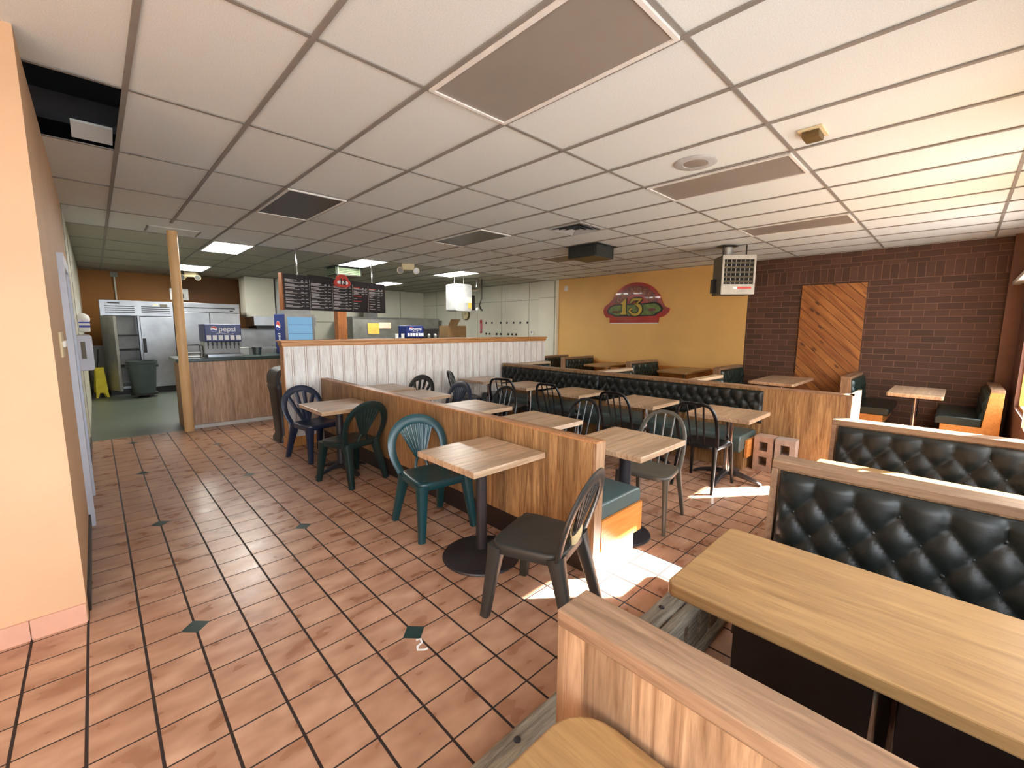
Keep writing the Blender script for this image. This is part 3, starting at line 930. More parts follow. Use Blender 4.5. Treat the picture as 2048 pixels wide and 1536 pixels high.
def wall_table(label, x0, x1, y0, y1, top, h=0.745, thick=0.045, rc=0.03, pole=True):
    t = thing('booth_table', label, 'table', ((x0 + x1) / 2, (y0 + y1) / 2, 0))
    obj('tabletop', MB().prism(rrect(x1 - x0, y1 - y0, rc, 6), h - thick, h), top, t, bevel=0.008, seg=3)
    if pole:
        obj('pole', MB().lathe([(0.03, 0.02), (0.03, h - thick)]), 'chrome', t, smooth=True)
        obj('floor_plate', MB().lathe([(0.11, 0.0), (0.11, 0.012), (0.06, 0.03), (0.03, 0.034)]), 'iron', t, smooth=True)
        obj('mounting_plate', MB().box((-0.12, -0.12, h - thick - 0.012), (0.12, 0.12, h - thick)), 'iron', t)
    return t
wall_table('long oak booth table between the plank-backed bench and the buttoned bench', -0.165, 0.415, -1.52, -0.415, 'table_y')
wall_table('long pale booth table lit by sun, between the two buttoned benches', 1.34, 1.89, -1.52, -0.45, 'table_y')
wall_table('round-cornered oak table against the plank-backed bench', -1.34, -0.745, -1.54, -0.495, 'table_y', rc=0.10)

# --- booths along the brick and yellow wall
G5 = 'buttoned booth benches against the far wall'
for y, lab in ((0.10, 'booth bench standing before the cedar board panel, end on to the brick wall'), (2.02, 'booth bench where yellow and brick wall meet'),
               (3.86, 'booth bench under the round red sign on the yellow wall'), (5.68, 'booth bench on the yellow wall towards the white pilaster'), (6.35, 'small dark bench end in the corner by the white pilaster')):
    bench(lab, (6.78, y, 0), 0.0, 1.20 if y < 6 else 1.0, 'cap_x', 'leather_green', 'oak_panel_x', 'oak_light', h=0.87, pitch=0.12, group=G5)
bench('booth bench with its back to the front windows, in the corner by the brick wall', (7.98, -1.36, 0), PI, 1.30, 'cap_x', 'leather_green', 'oak_panel_x', 'orange_board', h=0.84, pitch=0.12)
G6 = 'narrow booth benches behind the banquette'
for y, lab in ((1.40, 'pale-capped booth bench beyond the banquette, level with its second table'), (2.90, 'pale-capped booth bench beyond the banquette, level with its fourth table'), (4.80, 'black booth bench by the open end of the whitewashed wall')):
    bench(lab, (4.19, y, 0), 0.0, 1.05, 'cap_glare', 'leather_green', 'oak_panel_x', 'oak_light', h=0.905, pitch=0.12, group=G6)
wall_table('small rectangular table on a chrome pole in the corner before the brick wall', 6.24, 7.35, -0.94, -0.38, 'table_x', thick=0.05)
wall_table('table on a chrome pole before the cedar board panel', 6.2, 7.55, 0.70, 1.35, 'table_x')
wall_table('oak booth table against the yellow wall near the brick corner', 6.75, 7.98, 2.62, 3.24, 'table_y')
wall_table('oak booth table against the yellow wall under the left half of the red sign', 6.75, 7.98, 4.45, 5.08, 'table_y')

# --- weathered rail along the booth ends
def build_rail():
    t = thing('timber_rail', 'low weathered grey timber rail with upright slats along the booth ends', 'rail', (0, 0, 0))
    x0, x1, h = -1.15, 0.90, 0.27
    rnd = random.Random(3)
    def plank(y0, y1, z0, z1):
        rings = []
        n = 28
        for i in range(n + 1):
            x = x0 + (x1 - x0) * i / n
            j = lambda: rnd.uniform(-0.003, 0.003)
            rings.append([(x, y0 + j(), z0), (x, y1 + j(), z0), (x, y1 + 0.004 + j(), z0 + (z1 - z0) * 0.6), (x, y1 - 0.014 + j(), z1 + j()), (x, y0 + 0.014 + j(), z1 + j()), (x, y0 - 0.004 + j(), z0 + (z1 - z0) * 0.6)])
        return MB().loft(rings)
    obj('top_plank', plank(-0.205, -0.115, h - 0.045, h), 'weathered', t, bevel=0.004)
    obj('top_plank', plank(-0.275, -0.215, h - 0.05, h - 0.004), 'weathered', t, bevel=0.004)
    for i in range(15):
        x = x0 + 0.06 + i * 0.137
        obj('slat', MB().box((x, -0.268, 0.05), (x + 0.095, -0.252, h - 0.05)), 'weathered', t)
    obj('bottom_plank', MB().box((x0 + 0.02, -0.30, 0.02), (x1 - 0.02, -0.22, 0.05)), 'weathered', t, bevel=0.004)
    for x in (-0.9, -0.25, 0.40):
        obj('foot', MB().box((x, -0.30, 0.0), (x + 0.06, 0.03 if x > 0.3 else -0.1, 0.03)), 'weathered', t, bevel=0.004)
    for x in (-0.6, 0.36, 0.62):
        obj('bolt_head', MB().lathe([(0.012, 0), (0.012, 0.005), (0.004, 0.007)], (x, -0.16), 10, h - 0.001), 'iron', t)
build_rail()

# --- two concrete blocks on end
def block(label, loc, rotz, mat):
    o = MB()
    W, D, H = 0.19, 0.19, 0.39
    # stands on end: cores run front to back
    e = 0.052
    o.box((-W / 2, -D / 2, 0), (-W / 2 + e, D / 2, H)); o.box((W / 2 - e, -D / 2, 0), (W / 2, D / 2, H))
    for z, k in ((0.0, 0.06), (H / 2 - 0.032, 0.064), (H - 0.06, 0.06)):
        o.box((-W / 2 + e, -D / 2, z), (W / 2 - e, D / 2, z + k))
    ob = obj('concrete_block', o, mat, loc=loc, rotz=rotz)
    return tag(ob, label, 'block', 'concrete blocks beside the oak partition')
block('reddish hollow concrete block on end, next to the banquette end', (3.91, 0.40, 0), -PI / 2, 'concrete')
block('greyer hollow concrete block on end, on the window side of its pair', (3.91, 0.195, 0), -PI / 2 + 0.05, 'concrete_grey')

sc = [(0.0, 0.0, 0.002), (0.02, -0.01, 0.004), (0.012, -0.035, 0.003), (-0.02, -0.045, 0.005), (-0.03, -0.065, 0.003), (-0.005, -0.085, 0.002), (0.012, -0.088, 0.002)]
tag(obj('paper_scrap', MB().sweep(sc, 0.007, 0.0015, (0, 0, 1), 6), 'white', loc=(-0.42, 0.75, 0.0015)), 'curled white scrap of paper on the tiles below a green diamond', 'paper')
# ---------------------------------------------------------------- half wall, counter, kitchen
def build_half_wall():
    x0, x1, y0, y1 = 0.25, 5.26, YH, YH + 0.13
    o = struct('wall_half', MB().box((x0 + 0.012, y0, 0.0), (x1, y1, 1.33)), 'whitewash')
    obj('end_board', MB().box((x0, y0 - 0.004, 0.0), (x0 + 0.012, y1, 1.33)), 'pine_trim', o)
    c = MB().box((x0 - 0.03, y0 - 0.035, 1.375), (x1 + 0.03, y1 + 0.035, 1.402)).box((x0 - 0.015, y0 - 0.02, 1.335), (x1 + 0.015, y1 + 0.02, 1.375)).box((x0 - 0.006, y0 - 0.012, 1.318), (x1, y1 + 0.01, 1.336))
    obj('cap', c, 'pine_trim', o, bevel=0.006)
    obj('foot_board', MB().box((x0 - 0.014, y0 - 0.014, 0.0), (XD - 0.004, y1 + 0.01, 0.13)).box((XD + 0.6, y0 - 0.014, 0.0), (x1, y0, 0.13)), 'end_wood', o, bevel=0.003)
build_half_wall()

def build_counter():
    t = thing('service_counter', 'service counter with oak laminate front and dark green top, behind the round post', 'counter', (0, 0, 0))
    obj('counter_front', MB().box((-0.56, 7.05, 0.06), (4.9, 7.75, 1.03)), 'counter_oak', t)
    obj('countertop', MB().box((-0.63, 7.0, 1.03), (4.95, 7.80, 1.085)), 'green_top', t, bevel=0.008)
    obj('floor_strip', MB().box((-0.50, 7.035, 0.0), (4.9, 7.06, 0.055)), 'white', t)
    obj('side_panel', MB().box((-0.575, 7.05, 0.0), (-0.56, 7.75, 1.03)), 'brown_wall', t)
build_counter()
t = thing('prep_counter', 'long stainless prep counter in the kitchen, mostly hidden by the half wall', 'counter', (0, 0, 0))
obj('worktop', MB().box((2.9, 8.75, 1.0), (6.9, 9.5, 1.05)), 'steel', t)
for x in (2.95, 4.9, 6.8):
    for y in (8.8, 9.42):
        obj('leg', MB().box((x, y, 0), (x + 0.05, y + 0.05, 1.0)), 'steel', t)

def flat(mb, vs, fs, o, r, u, off=0.0):
    """lay flat (x right, y up) shapes on a plane given by origin, right and up vectors"""
    o, r, u = Vector(o), Vector(r), Vector(u)
    n = r.cross(u)
    return mb.add([tuple(o + r * p[0] + u * p[1] + n * off) for p in vs], fs)

def globe_logo(parent, o, r, u, rad, rot=0.0):
    def disc(f, name, mat, off):
        pts = [(rad * p[0], rad * p[1]) for p in f]
        mb = MB(); flat(mb, pts, [tuple(range(len(pts)))], o, r, u, off)
        obj(name, mb, mat, parent)
    full = [(math.cos(2 * PI * i / 28), math.sin(2 * PI * i / 28)) for i in range(28)]
    disc(full, 'logo_disc', 'logo_white', 0.003)
    top = [(0.92 * math.cos(a), 0.92 * math.sin(a)) for a in [math.radians(8 + 160 * i / 16) for i in range(17)]] + [(-0.45, 0.30), (0.1, 0.22), (0.5, -0.02)]
    disc(top, 'logo_red', 'logo_red', 0.005)
    bot = [(0.92 * math.cos(a), 0.92 * math.sin(a)) for a in [math.radians(200 + 130 * i / 14) for i in range(15)]] + [(0.35, -0.42), (-0.2, -0.15)]
    disc(bot, 'logo_blue', 'logo_blue', 0.005)

def soda_fountain(label, x, y, z, w, d, h, group, side=True):
    t = thing('soda_fountain', label, 'drink dispenser', (x, y, z), 0.0, group)
    k = h / 0.52
    obj('housing', MB().box((0, 0.12, 0), (w, d, h * 0.62)).box((0.0, 0.0, 0), (w, 0.12, 0.03)), 'enamel', t, bevel=0.006)
    obj('drip_tray', MB().box((0.0, -0.10, 0.0), (w, 0.12, 0.045)), 'steel', t, bevel=0.004)
    obj('hood', MB().box((-0.01, -0.03, h * 0.46), (w + 0.01, d, h)), 'blue', t, bevel=0.012)
    n = 8
    for i in range(n):
        px = w * (i + 0.6) / n
        obj('tap', MB().box((px - 0.009, 0.02, h * 0.34), (px + 0.009, 0.05, h * 0.46)).box((px - 0.004, 0.03, h * 0.24), (px + 0.004, 0.042, h * 0.34)), 'black', t)
    for i in range(6):
        px = w * (i + 0.15) / 6
        obj('flavour_tag', MB().box((px, -0.036, h * 0.52), (px + w / 6 * (0.72 if i < 5 else 0.85), -0.03, h * 0.66)), 'logo_white', t)
    vs, fs = text_mesh('pepsi', h * 0.22, 0.0)
    mb = MB(); flat(mb, vs, fs, (w * 0.62, -0.03, h * 0.845), (1, 0, 0), (0, 0, 1), 0.003)
    obj('lettering', mb, 'logo_white', t)
    globe_logo(t, (w * 0.24, -0.03, h * 0.85), (1, 0, 0), (0, 0, 1), h * 0.085)
    wv = [(w * (0.3 + 0.5 * i / 10), h * (0.71 + 0.02 * math.sin(i / 10 * 2 * PI))) for i in range(11)]
    mb = MB().sweep([(p[0], -0.033, p[1]) for p in wv], 0.004, 0.002, (0, 1, 0), 6)
    obj('wave_stripe', mb, 'logo_white', t)
    return t
soda_fountain('white soda fountain with blue lettered hood on the green counter beside the round post', -0.20, 7.28, 1.085, 0.48, 0.5, 0.52, 'soda fountains')
soda_fountain('small dark soda fountain seen over the half wall cap, beside the black coffee machine', 4.30, 8.85, 1.05, 0.48, 0.4, 0.57, 'soda fountains')

t = thing('drink_cooler', 'small blue glass-fronted drink cooler on the counter under the menu', 'cooler', (0.97, 7.25, 1.085), 0.12)
obj('cabinet', MB().box((0, 0.02, 0), (0.52, 0.45, 0.71)), 'blue', t, bevel=0.01)
fr = MB().box((0.0, -0.01, 0.0), (0.04, 0.02, 0.71)).box((0.48, -0.01, 0.0), (0.52, 0.02, 0.71)).box((0.04, -0.01, 0.66), (0.48, 0.02, 0.71)).box((0.04, -0.01, 0.0), (0.48, 0.02, 0.06))
o = obj('door_frame', fr, 'steel_dull', t)
obj('door_glass', MB().box((0.04, 0.004, 0.06), (0.48, 0.012, 0.66)), 'cooler_screen', o)
for z in (0.2, 0.36, 0.52):
    obj('shelf', MB().box((0.05, 0.0, z), (0.47, 0.004, z + 0.008)), 'blue_light', t)
globe_logo(t, (-0.001, 0.28, 0.5), (0, -1, 0), (0, 0, 1), 0.085)
mb = MB(); vs, fs = text_mesh('pepsi', 0.15, 0.002); flat(mb, vs, fs, (-0.001, 0.26, 0.22), (0, 0, 1), (0, 1, 0), 0.003)
obj('lettering', mb, 'logo_white', t)

def rack():
    t = thing('wire_rack', 'black wire rack on the green counter between post and soda fountain', 'rack', (-0.52, 7.3, 1.085))
    for y in (0.0, 0.28):
        obj('wire_frame', MB().sweep([(0.0, y, 0.0), (0.0, y, 0.17), (0.02, y, 0.19), (0.26, y, 0.19), (0.28, y, 0.17), (0.28, y, 0.0)], 0.008, 0.008, (0, 1, 0), 8), 'black', t)
    obj('shelf', MB().box((0.0, 0.0, 0.06), (0.28, 0.28, 0.07)), 'base_black', t)
rack()
tag(obj('napkin_box', MB().box((0, 0, 0), (0.13, 0.12, 0.13)).box((0.03, -0.004, 0.05), (0.05, 0, 0.07)).box((0.08, -0.004, 0.05), (0.1, 0, 0.07)), 'white', loc=(0.30, 7.45, 1.085), bevel=0.006), 'white box with two dots on the counter, beside the soda fountain', 'box')
tag(obj('steel_pan', MB().lathe([(0.06, 0.0), (0.075, 0.1), (0.08, 0.13), (0.07, 0.13), (0.06, 0.02), (0.01, 0.02)]), 'steel', loc=(0.56, 7.5, 1.085), smooth=True), 'round steel pan standing on the counter beside the white box', 'pan')
t = thing('sneeze_guard', 'low steel rail and shelf along the counter to the menu end', 'rail', (0.16, 7.62, 1.085))
obj('shelf', MB().box((0.2, 0.0, 0.09), (0.75, 0.12, 0.115)), 'steel', t)
for x in (0.22, 0.68): obj('post', MB().box((x, 0.04, 0.0), (x + 0.03, 0.07, 0.09)), 'steel', t)

# --- refrigerators
def fridge(label, x, y, w, d, h, opened):
    t = thing('refrigerator', label, 'refrigerator', (x, y, 0))
    b = 0.14
    c = MB().box((0, 0.02, b), (0.04, d, h)).box((w - 0.04, 0.02, b), (w, d, h)).box((0.04, d - 0.03, b), (w - 0.04, d, h)).box((0.04, 0.02, h - 0.05), (w - 0.04, d - 0.03, h)).box((0.04, 0.02, b), (w - 0.04, d - 0.03, b + 0.05)).box((w / 2 - 0.02, 0.02, b + 0.05), (w / 2 + 0.02, 0.3, h - 0.05))
    obj('cabinet', c, 'steel', t)
    obj('base', MB().box((0.04, 0.06, 0.0), (w - 0.04, d - 0.03, b)), 'black', t)
    hp = 0.34 if opened else 0.22
    obj('header_panel', MB().box((0, -0.03, h - hp), (w, 0.02, h)), 'steel', t, bevel=0.004)
    if opened:
        for x0, x1 in ((0.08, w / 2 - 0.06), (w / 2 + 0.06, w - 0.06)):
            lo = MB()
            for k in range(4): lo.box((x0, -0.034, h - 0.14 - k * 0.045), (x1, -0.029, h - 0.122 - k * 0.045))
            obj('louvre', lo, 'black', t)
        mb = MB().add([(0.08, -0.034, h - 0.05), (0.14, -0.034, h - 0.05), (0.11, -0.034, h - 0.085)], [(0, 1, 2)])
        obj('badge', mb, 'logo_white', t)
        obj('badge_bar', MB().box((0.135, -0.034, h - 0.075), (0.33, -0.03, h - 0.05)), 'black', t)
        obj('badge_plate', MB().box((w - 0.24, -0.034, h - 0.12), (w - 0.10, -0.03, h - 0.06)), 'heater_side', t)
        obj('control_plate', MB().box((w - 0.36, -0.034, h - 0.095), (w - 0.27, -0.03, h - 0.065)), 'ivory', t)
    else:
        obj('vent_gap', MB().box((0.02, -0.034, h - 0.13), (w - 0.1, -0.029, h - 0.105)), 'black', t)
        obj('display', MB().box((w - 0.22, -0.034, h - 0.19), (w - 0.14, -0.03, h - 0.165)), 'black', t)
    dt = h - hp - 0.015
    def door(x0, x1, hinge):
        o = obj('door', MB().box((x0 + 0.005, -0.05, b + 0.01), (x1 - 0.005, 0.0, dt)), 'steel', t, bevel=0.006)
        hx = x0 + 0.05 if hinge == 'r' else x1 - 0.05
        obj('handle', MB().box((hx - 0.03, -0.075, 0.95), (hx + 0.03, -0.05, 1.28)), 'black', o, bevel=0.01)
    if opened:
        for z in (0.62, 1.0, 1.33): obj('shelf', MB().box((0.05, 0.08, z), (w / 2 - 0.03, d - 0.06, z + 0.02)), 'black', t)
        obj('liner', MB().box((0.045, d - 0.045, b + 0.05), (w / 2 - 0.02, d - 0.031, h - 0.06)), 'steel_dull', t)
        o = obj('open_door', MB().box((-0.03, -0.62, b + 0.01), (0.02, -0.03, dt)), 'steel_dull', t, bevel=0.006)
        o.location = (0.0, 0.0, 0.0); o.rotation_euler.z = math.radians(20)
        o['label'] = 'steel door swung open, dark inner face towards the room'
        obj('door_seal', MB().box((0.02, -0.60, b + 0.05), (0.03, -0.05, dt - 0.04)), 'duct_brown', o)
        door(w / 2 + 0.01, w, 'r')
    else:
        door(0.0, w / 2, 'l'); door(w / 2, w, 'r')
    return t
fridge('wide stainless refrigerator with its first door standing open, by the orange wall', -1.33, 12.1, 1.27, 0.8, 2.13, True)
fridge('closed stainless refrigerator behind the soda fountain', -0.02, 12.05, 1.32, 0.8, 2.13, False)

t = thing('trash_can', 'dark grey round trash can on a dolly before the open refrigerator', 'trash can', (-0.76, 11.5, 0))
obj('body', MB().lathe([(0.20, 0.10), (0.225, 0.4), (0.25, 0.74), (0.27, 0.75), (0.27, 0.80), (0.245, 0.80), (0.225, 0.5), (0.19, 0.14), (0.01, 0.13)], n=28), 'bin_grey', t, smooth=True)
for s in (-1, 1): obj('handle', MB().box((s * 0.255 - 0.03, -0.06, 0.66), (s * 0.255 + 0.03, 0.06, 0.72)), 'bin_grey', t, bevel=0.01)
d = obj('dolly', MB().lathe([(0.24, 0.055), (0.24, 0.10), (0.01, 0.10)], n=24), 'black', t)
for k in range(4): obj('caster', MB().cyl((0.17 * math.cos(k * PI / 2 + 0.6), 0.17 * math.sin(k * PI / 2 + 0.6) - 0.012, 0.03), (0.17 * math.cos(k * PI / 2 + 0.6), 0.17 * math.sin(k * PI / 2 + 0.6) + 0.012, 0.03), 0.03), 'black', d)
t = thing('floor_sign', 'folded yellow wet-floor sign leaning by the open refrigerator door', 'sign', (-1.44, 11.9, 0), 0.25)
for s in (0, 1):
    obj('sign_leaf', MB().prism([(-0.11, 0), (-0.07, 0), (-0.04, 0.10), (0.04, 0.10), (0.07, 0), (0.11, 0), (0.07, 0.66), (-0.07, 0.66)], s * 0.05, s * 0.05 + 0.02, 'y').map(lambda p, s=s: Vector((p.x, p.y + (0.66 - p.z) * (0.07 if s else -0.03), p.z))), 'yellow_pl', t, bevel=0.005)
t = thing('long_broom', 'broom with black handle leaning on the white wall by the yellow sign', 'broom', (-1.53, 12.0, 0))
obj('stick', MB().cyl((0.0, 0.0, 0.06), (0.10, 0.1, 1.05), 0.012), 'black', t, smooth=True)
obj('head', MB().box((-0.06, -0.05, 0.0), (0.07, 0.05, 0.12)), 'base_black', t, bevel=0.01)

# --- swing-top bin at the end of the half wall
t = thing('swing_bin', 'tall dark brown bin with arched opening at the end of the half wall', 'trash can', (0.41, 5.42, 0))
rings = []
for z, w in ((0.0, 0.185), (0.05, 0.185), (0.10, 0.16), (0.7, 0.195), (0.76, 0.21), (0.80, 0.20)):
    rings.append([(p[0], p[1], z) for p in rrect(2 * w, 2 * w, 0.05, 4)])
obj('body', MB().loft(rings), 'bin_brown', t, smooth=True)
hd = MB()
def arch(w, z0, z1, n=16): return [(w * -math.cos(PI * i / n), z0 + (z1 - z0) * math.sin(PI * i / n) ** 0.5) for i in range(n + 1)]
o_, i_ = arch(0.20, 0.80, 1.03), arch(0.15, 0.80, 0.97)
for y in (-0.20, 0.17):
    n = len(o_)
    vs = [(p[0], yy, p[1]) for yy in (y, y + 0.03) for p in o_ + i_]
    fs = []
    for k in range(n - 1):
        fs += [(k, k + 1, n + k + 1, n + k), (2 * n + k + 1, 2 * n + k, 3 * n + k, 3 * n + k + 1), (k, 2 * n + k, 2 * n + k + 1, k + 1), (n + k, n + k + 1, 3 * n + k + 1, 3 * n + k)]
    hd.add(vs, fs)
n = len(o_)
hd.add([(p[0], yy, p[1]) for yy in (-0.2, 0.2) for p in o_], [(k, k + 1, n + k + 1, n + k) for k in range(n - 1)])
obj('hood', hd, 'bin_brown', t, smooth=True)

# --- cooking line behind the counter
t = thing('range_hood', 'steel range hood with pale duct boxes, left of the menu board', 'hood', (1.66, 12.2, 0))
obj('canopy', MB().prism([(0.0, 1.60), (0.0, 1.84), (0.9, 1.84), (0.9, 1.55)], 0.0, 1.6, 'x'), 'steel', t)
obj('filters', MB().box((0.06, 0.05, 1.50), (1.54, 0.86, 1.60)), 'black', t)
obj('duct_box', MB().box((-0.1, 0.3, 1.82), (0.62, 0.9, CEIL - 0.02)), 'frp', t)
obj('duct_cover', MB().box((0.66, 0.1, 1.82), (1.5, 0.9, CEIL - 0.02)), 'kick_white', t)
t = thing('steel_range', 'steel cooking range with tall back below the range hood', 'range', (1.55, 12.7, 0))
obj('body', MB().box((0, 0, 0.1), (1.6, 0.85, 0.95)), 'steel', t)
obj('splash_back', MB().box((0, 0.8, 0.95), (1.6, 0.85, 1.5)), 'steel', t)
obj('base', MB().box((0.05, 0.05, 0.0), (1.55, 0.8, 0.1)), 'black', t)
t = thing('pizza_oven', 'wide stainless oven with notes taped on it, behind the half wall', 'oven', (4.55, 12.6, 0))
obj('body', MB().box((0, 0.0, 0.12), (3.3, 1.0, 1.88)), 'steel_dull', t, bevel=0.01)
obj('top_rail', MB().box((-0.02, -0.02, 1.86), (3.32, 1.0, 1.90)), 'steel', t)
obj('base', MB().box((0.05, 0.05, 0.0), (3.25, 0.95, 0.12)), 'black', t)
obj('flue', MB().box((0.7, 0.35, 1.9), (1.05, 0.7, CEIL - 0.02)), 'steel', t)
tag(obj('paper_note', MB().box((5.05, 12.575, 1.34), (5.45, 12.58, 1.70)), 'paper_yellow'), 'yellow paper note taped to the stainless oven', 'paper')
tag(obj('paper_note', MB().box((5.45, 12.575, 1.52), (5.88, 12.58, 1.73)).box((5.72, 12.573, 1.60), (5.77, 12.575, 1.65)), 'paper_pink'), 'pale pink paper note taped to the oven beside the yellow one', 'paper')
t = thing('coffee_machine', 'black twin coffee machine beside the small soda fountain', 'coffee machine', (4.86, 8.9, 1.05))
obj('body', MB().box((0, 0, 0), (0.46, 0.35, 0.5)), 'black', t, bevel=0.02)
for x in (0.12, 0.32): obj('spout', MB().lathe([(0.035, 0.2), (0.05, 0.32), (0.02, 0.36)], (x, -0.03)), 'steel_dull', t, smooth=True)
obj('side_plate', MB().box((0.46, 0.05, 0.0), (0.52, 0.3, 0.42)), 'steel', t)
t = thing('cardboard_box', 'brown cardboard box with one flap up on the kitchen counter', 'box', (5.68, 8.95, 1.05))
bx = MB().box((0, 0, 0), (0.62, 0.01, 0.58)).box((0, 0.44, 0), (0.62, 0.45, 0.58)).box((0, 0.01, 0), (0.01, 0.44, 0.58)).box((0.61, 0.01, 0), (0.62, 0.44, 0.58)).box((0.01, 0.01, 0), (0.61, 0.44, 0.01))
obj('carton', bx, 'cardboard', t)
obj('flap', MB().add([(0.0, 0.0, 0.58), (0.30, 0.0, 0.58), (0.38, -0.05, 0.76), (0.06, -0.05, 0.76)], [(0, 1, 2, 3)]).add([(0.0, 0.006, 0.58), (0.30, 0.006, 0.58), (0.38, -0.044, 0.76), (0.06, -0.044, 0.76)], [(3, 2, 1, 0)]), 'cardboard', t)
tag(obj('mixing_bowl', MB().lathe([(0.05, 0.0), (0.17, 0.09), (0.22, 0.20), (0.215, 0.20), (0.05, 0.02)], n=24), 'base_black', loc=(2.35, 7.4, 1.085), smooth=True), 'dark bowl on the counter peeking over the half wall cap', 'bowl')
for i, x in enumerate((4.05, 4.22)):
    tag(obj('paper_cup', MB().lathe([(0.03, 0), (0.042, 0.36), (0.042, 0.365), (0.01, 0.365)]), 'white', loc=(x, 8.9, 1.05), smooth=True), ('white stack of cups standing apart from the small soda fountain', 'white stack of cups standing close beside the small soda fountain')[i], 'cup', 'stacks of paper cups on the kitchen counter')

# --- kitchen wall pieces
t = thing('wall_clock', 'round wall clock with pale face on the white kitchen wall', 'clock', (XR - 0.008, 11.15, 2.03))
obj('rim', MB().cyl((0, 0, 0), (-0.05, 0, 0), 0.19, 28), 'duct_brown', t, smooth=True)
f = obj('face', MB().cyl((-0.05, 0, 0), (-0.056, 0, 0), 0.165, 28), 'ivory', t)
obj('hands', MB().box((-0.06, -0.006, 0.0), (-0.057, 0.006, 0.12)).box((-0.06, -0.004, 0.0), (-0.057, 0.08, 0.01)), 'black', f)
t = thing('safety_sign', 'narrow red sign on the white kitchen wall above the hooks', 'sign', (XR - 0.006, 10.35, 1.62))
obj('plate', MB().box((-0.006, -0.055, -0.22), (0, 0.055, 0.22)), 'logo_red', t)
obj('stripe', MB().box((-0.009, -0.02, -0.17), (-0.006, 0.02, 0.10)), 'logo_white', t)
hooks = [(y, 1.74) for y in (10.08, 9.78, 9.36, 9.06, 8.76, 8.46, 8.16)] + [(y, 1.38) for y in (10.08, 9.9, 9.55, 9.35, 9.0, 8.82, 8.64)]
for i, (y, z) in enumerate(hooks):
    top = i < 7
    ob = MB().box((-0.02, -0.022, -0.03), (0, 0.022, 0.03)).add([(-0.03, -0.03, -0.03), (-0.03, 0.03, -0.03), (-0.03, 0.0, 0.035), (-0.02, 0, 0)], [(0, 1, 2), (0, 1, 3), (1, 2, 3), (0, 2, 3)])
    tag(obj('wall_hook', ob, 'black', loc=(XR - 0.001, y, z)), 'black hook in the upper row on the white kitchen wall' if top else 'black hook in the lower row on the white kitchen wall, just above the cap', 'hook',
        'upper row of black hooks' if top else 'lower row of black hooks')
t = thing('wall_outlet', 'small outlet box on the white kitchen wall beside the pilaster', 'outlet', (XR - 0.001, 7.95, 1.44))
obj('box', MB().box((-0.04, -0.06, -0.07), (0, 0.06, 0.07)), 'white', t, bevel=0.006)
obj('socket', MB().box((-0.045, -0.02, 0.0), (-0.04, 0.02, 0.03)), 'black', t)
tag(obj('motion_sensor', MB().box((XR - 0.07, 6.62, 2.60), (XR, 6.70, 2.73)).box((XR - 0.09, 6.63, 2.61), (XR - 0.07, 6.69, 2.66)), 'white', bevel=0.012), 'small white sensor high on the yellow wall by the pilaster', 'sensor')
t = thing('kitchen_heater', 'white heater box hung from the kitchen ceiling, seen from its blank back', 'heater', (5.45, 8.3, 0))
obj('casing', MB().prism(rrect(0.54, 0.72, 0.05, 4, 0.28, 2.37), 0.0, 0.45, 'y'), 'enamel', t, bevel=0.01)
obj('paper_label', MB().box((0.30, -0.006, 2.24), (0.54, -0.001, 2.39)), 'paper', t)
obj('warning_label', MB().box((0.42, -0.006, 2.09), (0.53, -0.001, 2.24)), 'paper_yellow', t)
for x in (0.12, 0.42): obj('hanger_rod', MB().cyl((x, 0.2, 2.72), (x, 0.2, CEIL - 0.004), 0.008), 'white', t)
obj('flue_pipe', MB().sweep([(0.54, 0.06, 2.6), (0.72, 0.06, 2.6), (0.79, 0.06, 2.67), (0.79, 0.06, CEIL - 0.004)], 0.05, 0.05, (0, 1, 0), 12), 'chrome', t, smooth=True)
obj('gas_pipe', MB().sweep([(0.98, 0.1, CEIL - 0.004), (0.98, 0.1, 2.4), (0.90, 0.1, 2.2), (0.94, 0.1, 2.1), (1.0, 0.1, 2.06)], 0.02, 0.02, (0, 1, 0), 8), 'base_black', t, smooth=True)
obj('valve', MB().box((0.54, 0.0, 2.05), (0.66, 0.12, 2.45)), 'black', t, bevel=0.01)
obj('thermostat', MB().ball((0.76, 0.06, 2.08), 0.06, 12, 8), 'white', t, smooth=True)

# --- left wall pieces
t = thing('paper_dispenser', 'white towel dispenser on the left wall beside the white doorway', 'dispenser', (XL, 5.6, 1.28))
obj('casing', MB().prism(rrect(0.13, 0.38, 0.03, 3, 0.065, 0.0), -0.16, 0.16, 'y'), 'door_white', t, bevel=0.01)
obj('label', MB().box((0.04, -0.166, -0.06), (0.075, -0.161, 0.12)), 'heater_side', t)
t = thing('soap_dispenser', 'small rounded white dispenser above the towel dispenser on the left wall', 'dispenser', (XL, 7.6, 1.60))
obj('casing', MB().ball((0.05, 0, 0.06), 0.08, 12, 8).box((0, -0.07, -0.12), (0.12, 0.07, 0.06)), 'white', t, smooth=True, bevel=0.01)
obj('bands', MB().box((0.01, -0.074, -0.06), (0.124, 0.0, -0.03)).box((0.01, -0.074, -0.0), (0.124, 0.0, 0.02)), 'logo_blue', t)
t = thing('light_switch', 'double ivory switch plate on the peach side wall near its corner', 'switch', (XL, 2.72, 1.46))
for y in (-0.10, 0.03):
    o = obj('plate', MB().box((0, y, -0.075), (0.012, y + 0.11, 0.075)), 'ivory', t, bevel=0.003)
    obj('toggle', MB().box((0.012, y + 0.045, -0.015), (0.024, y + 0.062, 0.02)), 'white', o)
t = thing('specials_sign', 'square white framed notice on the brown kitchen wall above the refrigerators', 'sign', (0.1, YK - 0.04, 2.42))
obj('board', MB().box((0, 0, -0.15), (0.4, 0.025, 0.15)), 'galv', t)
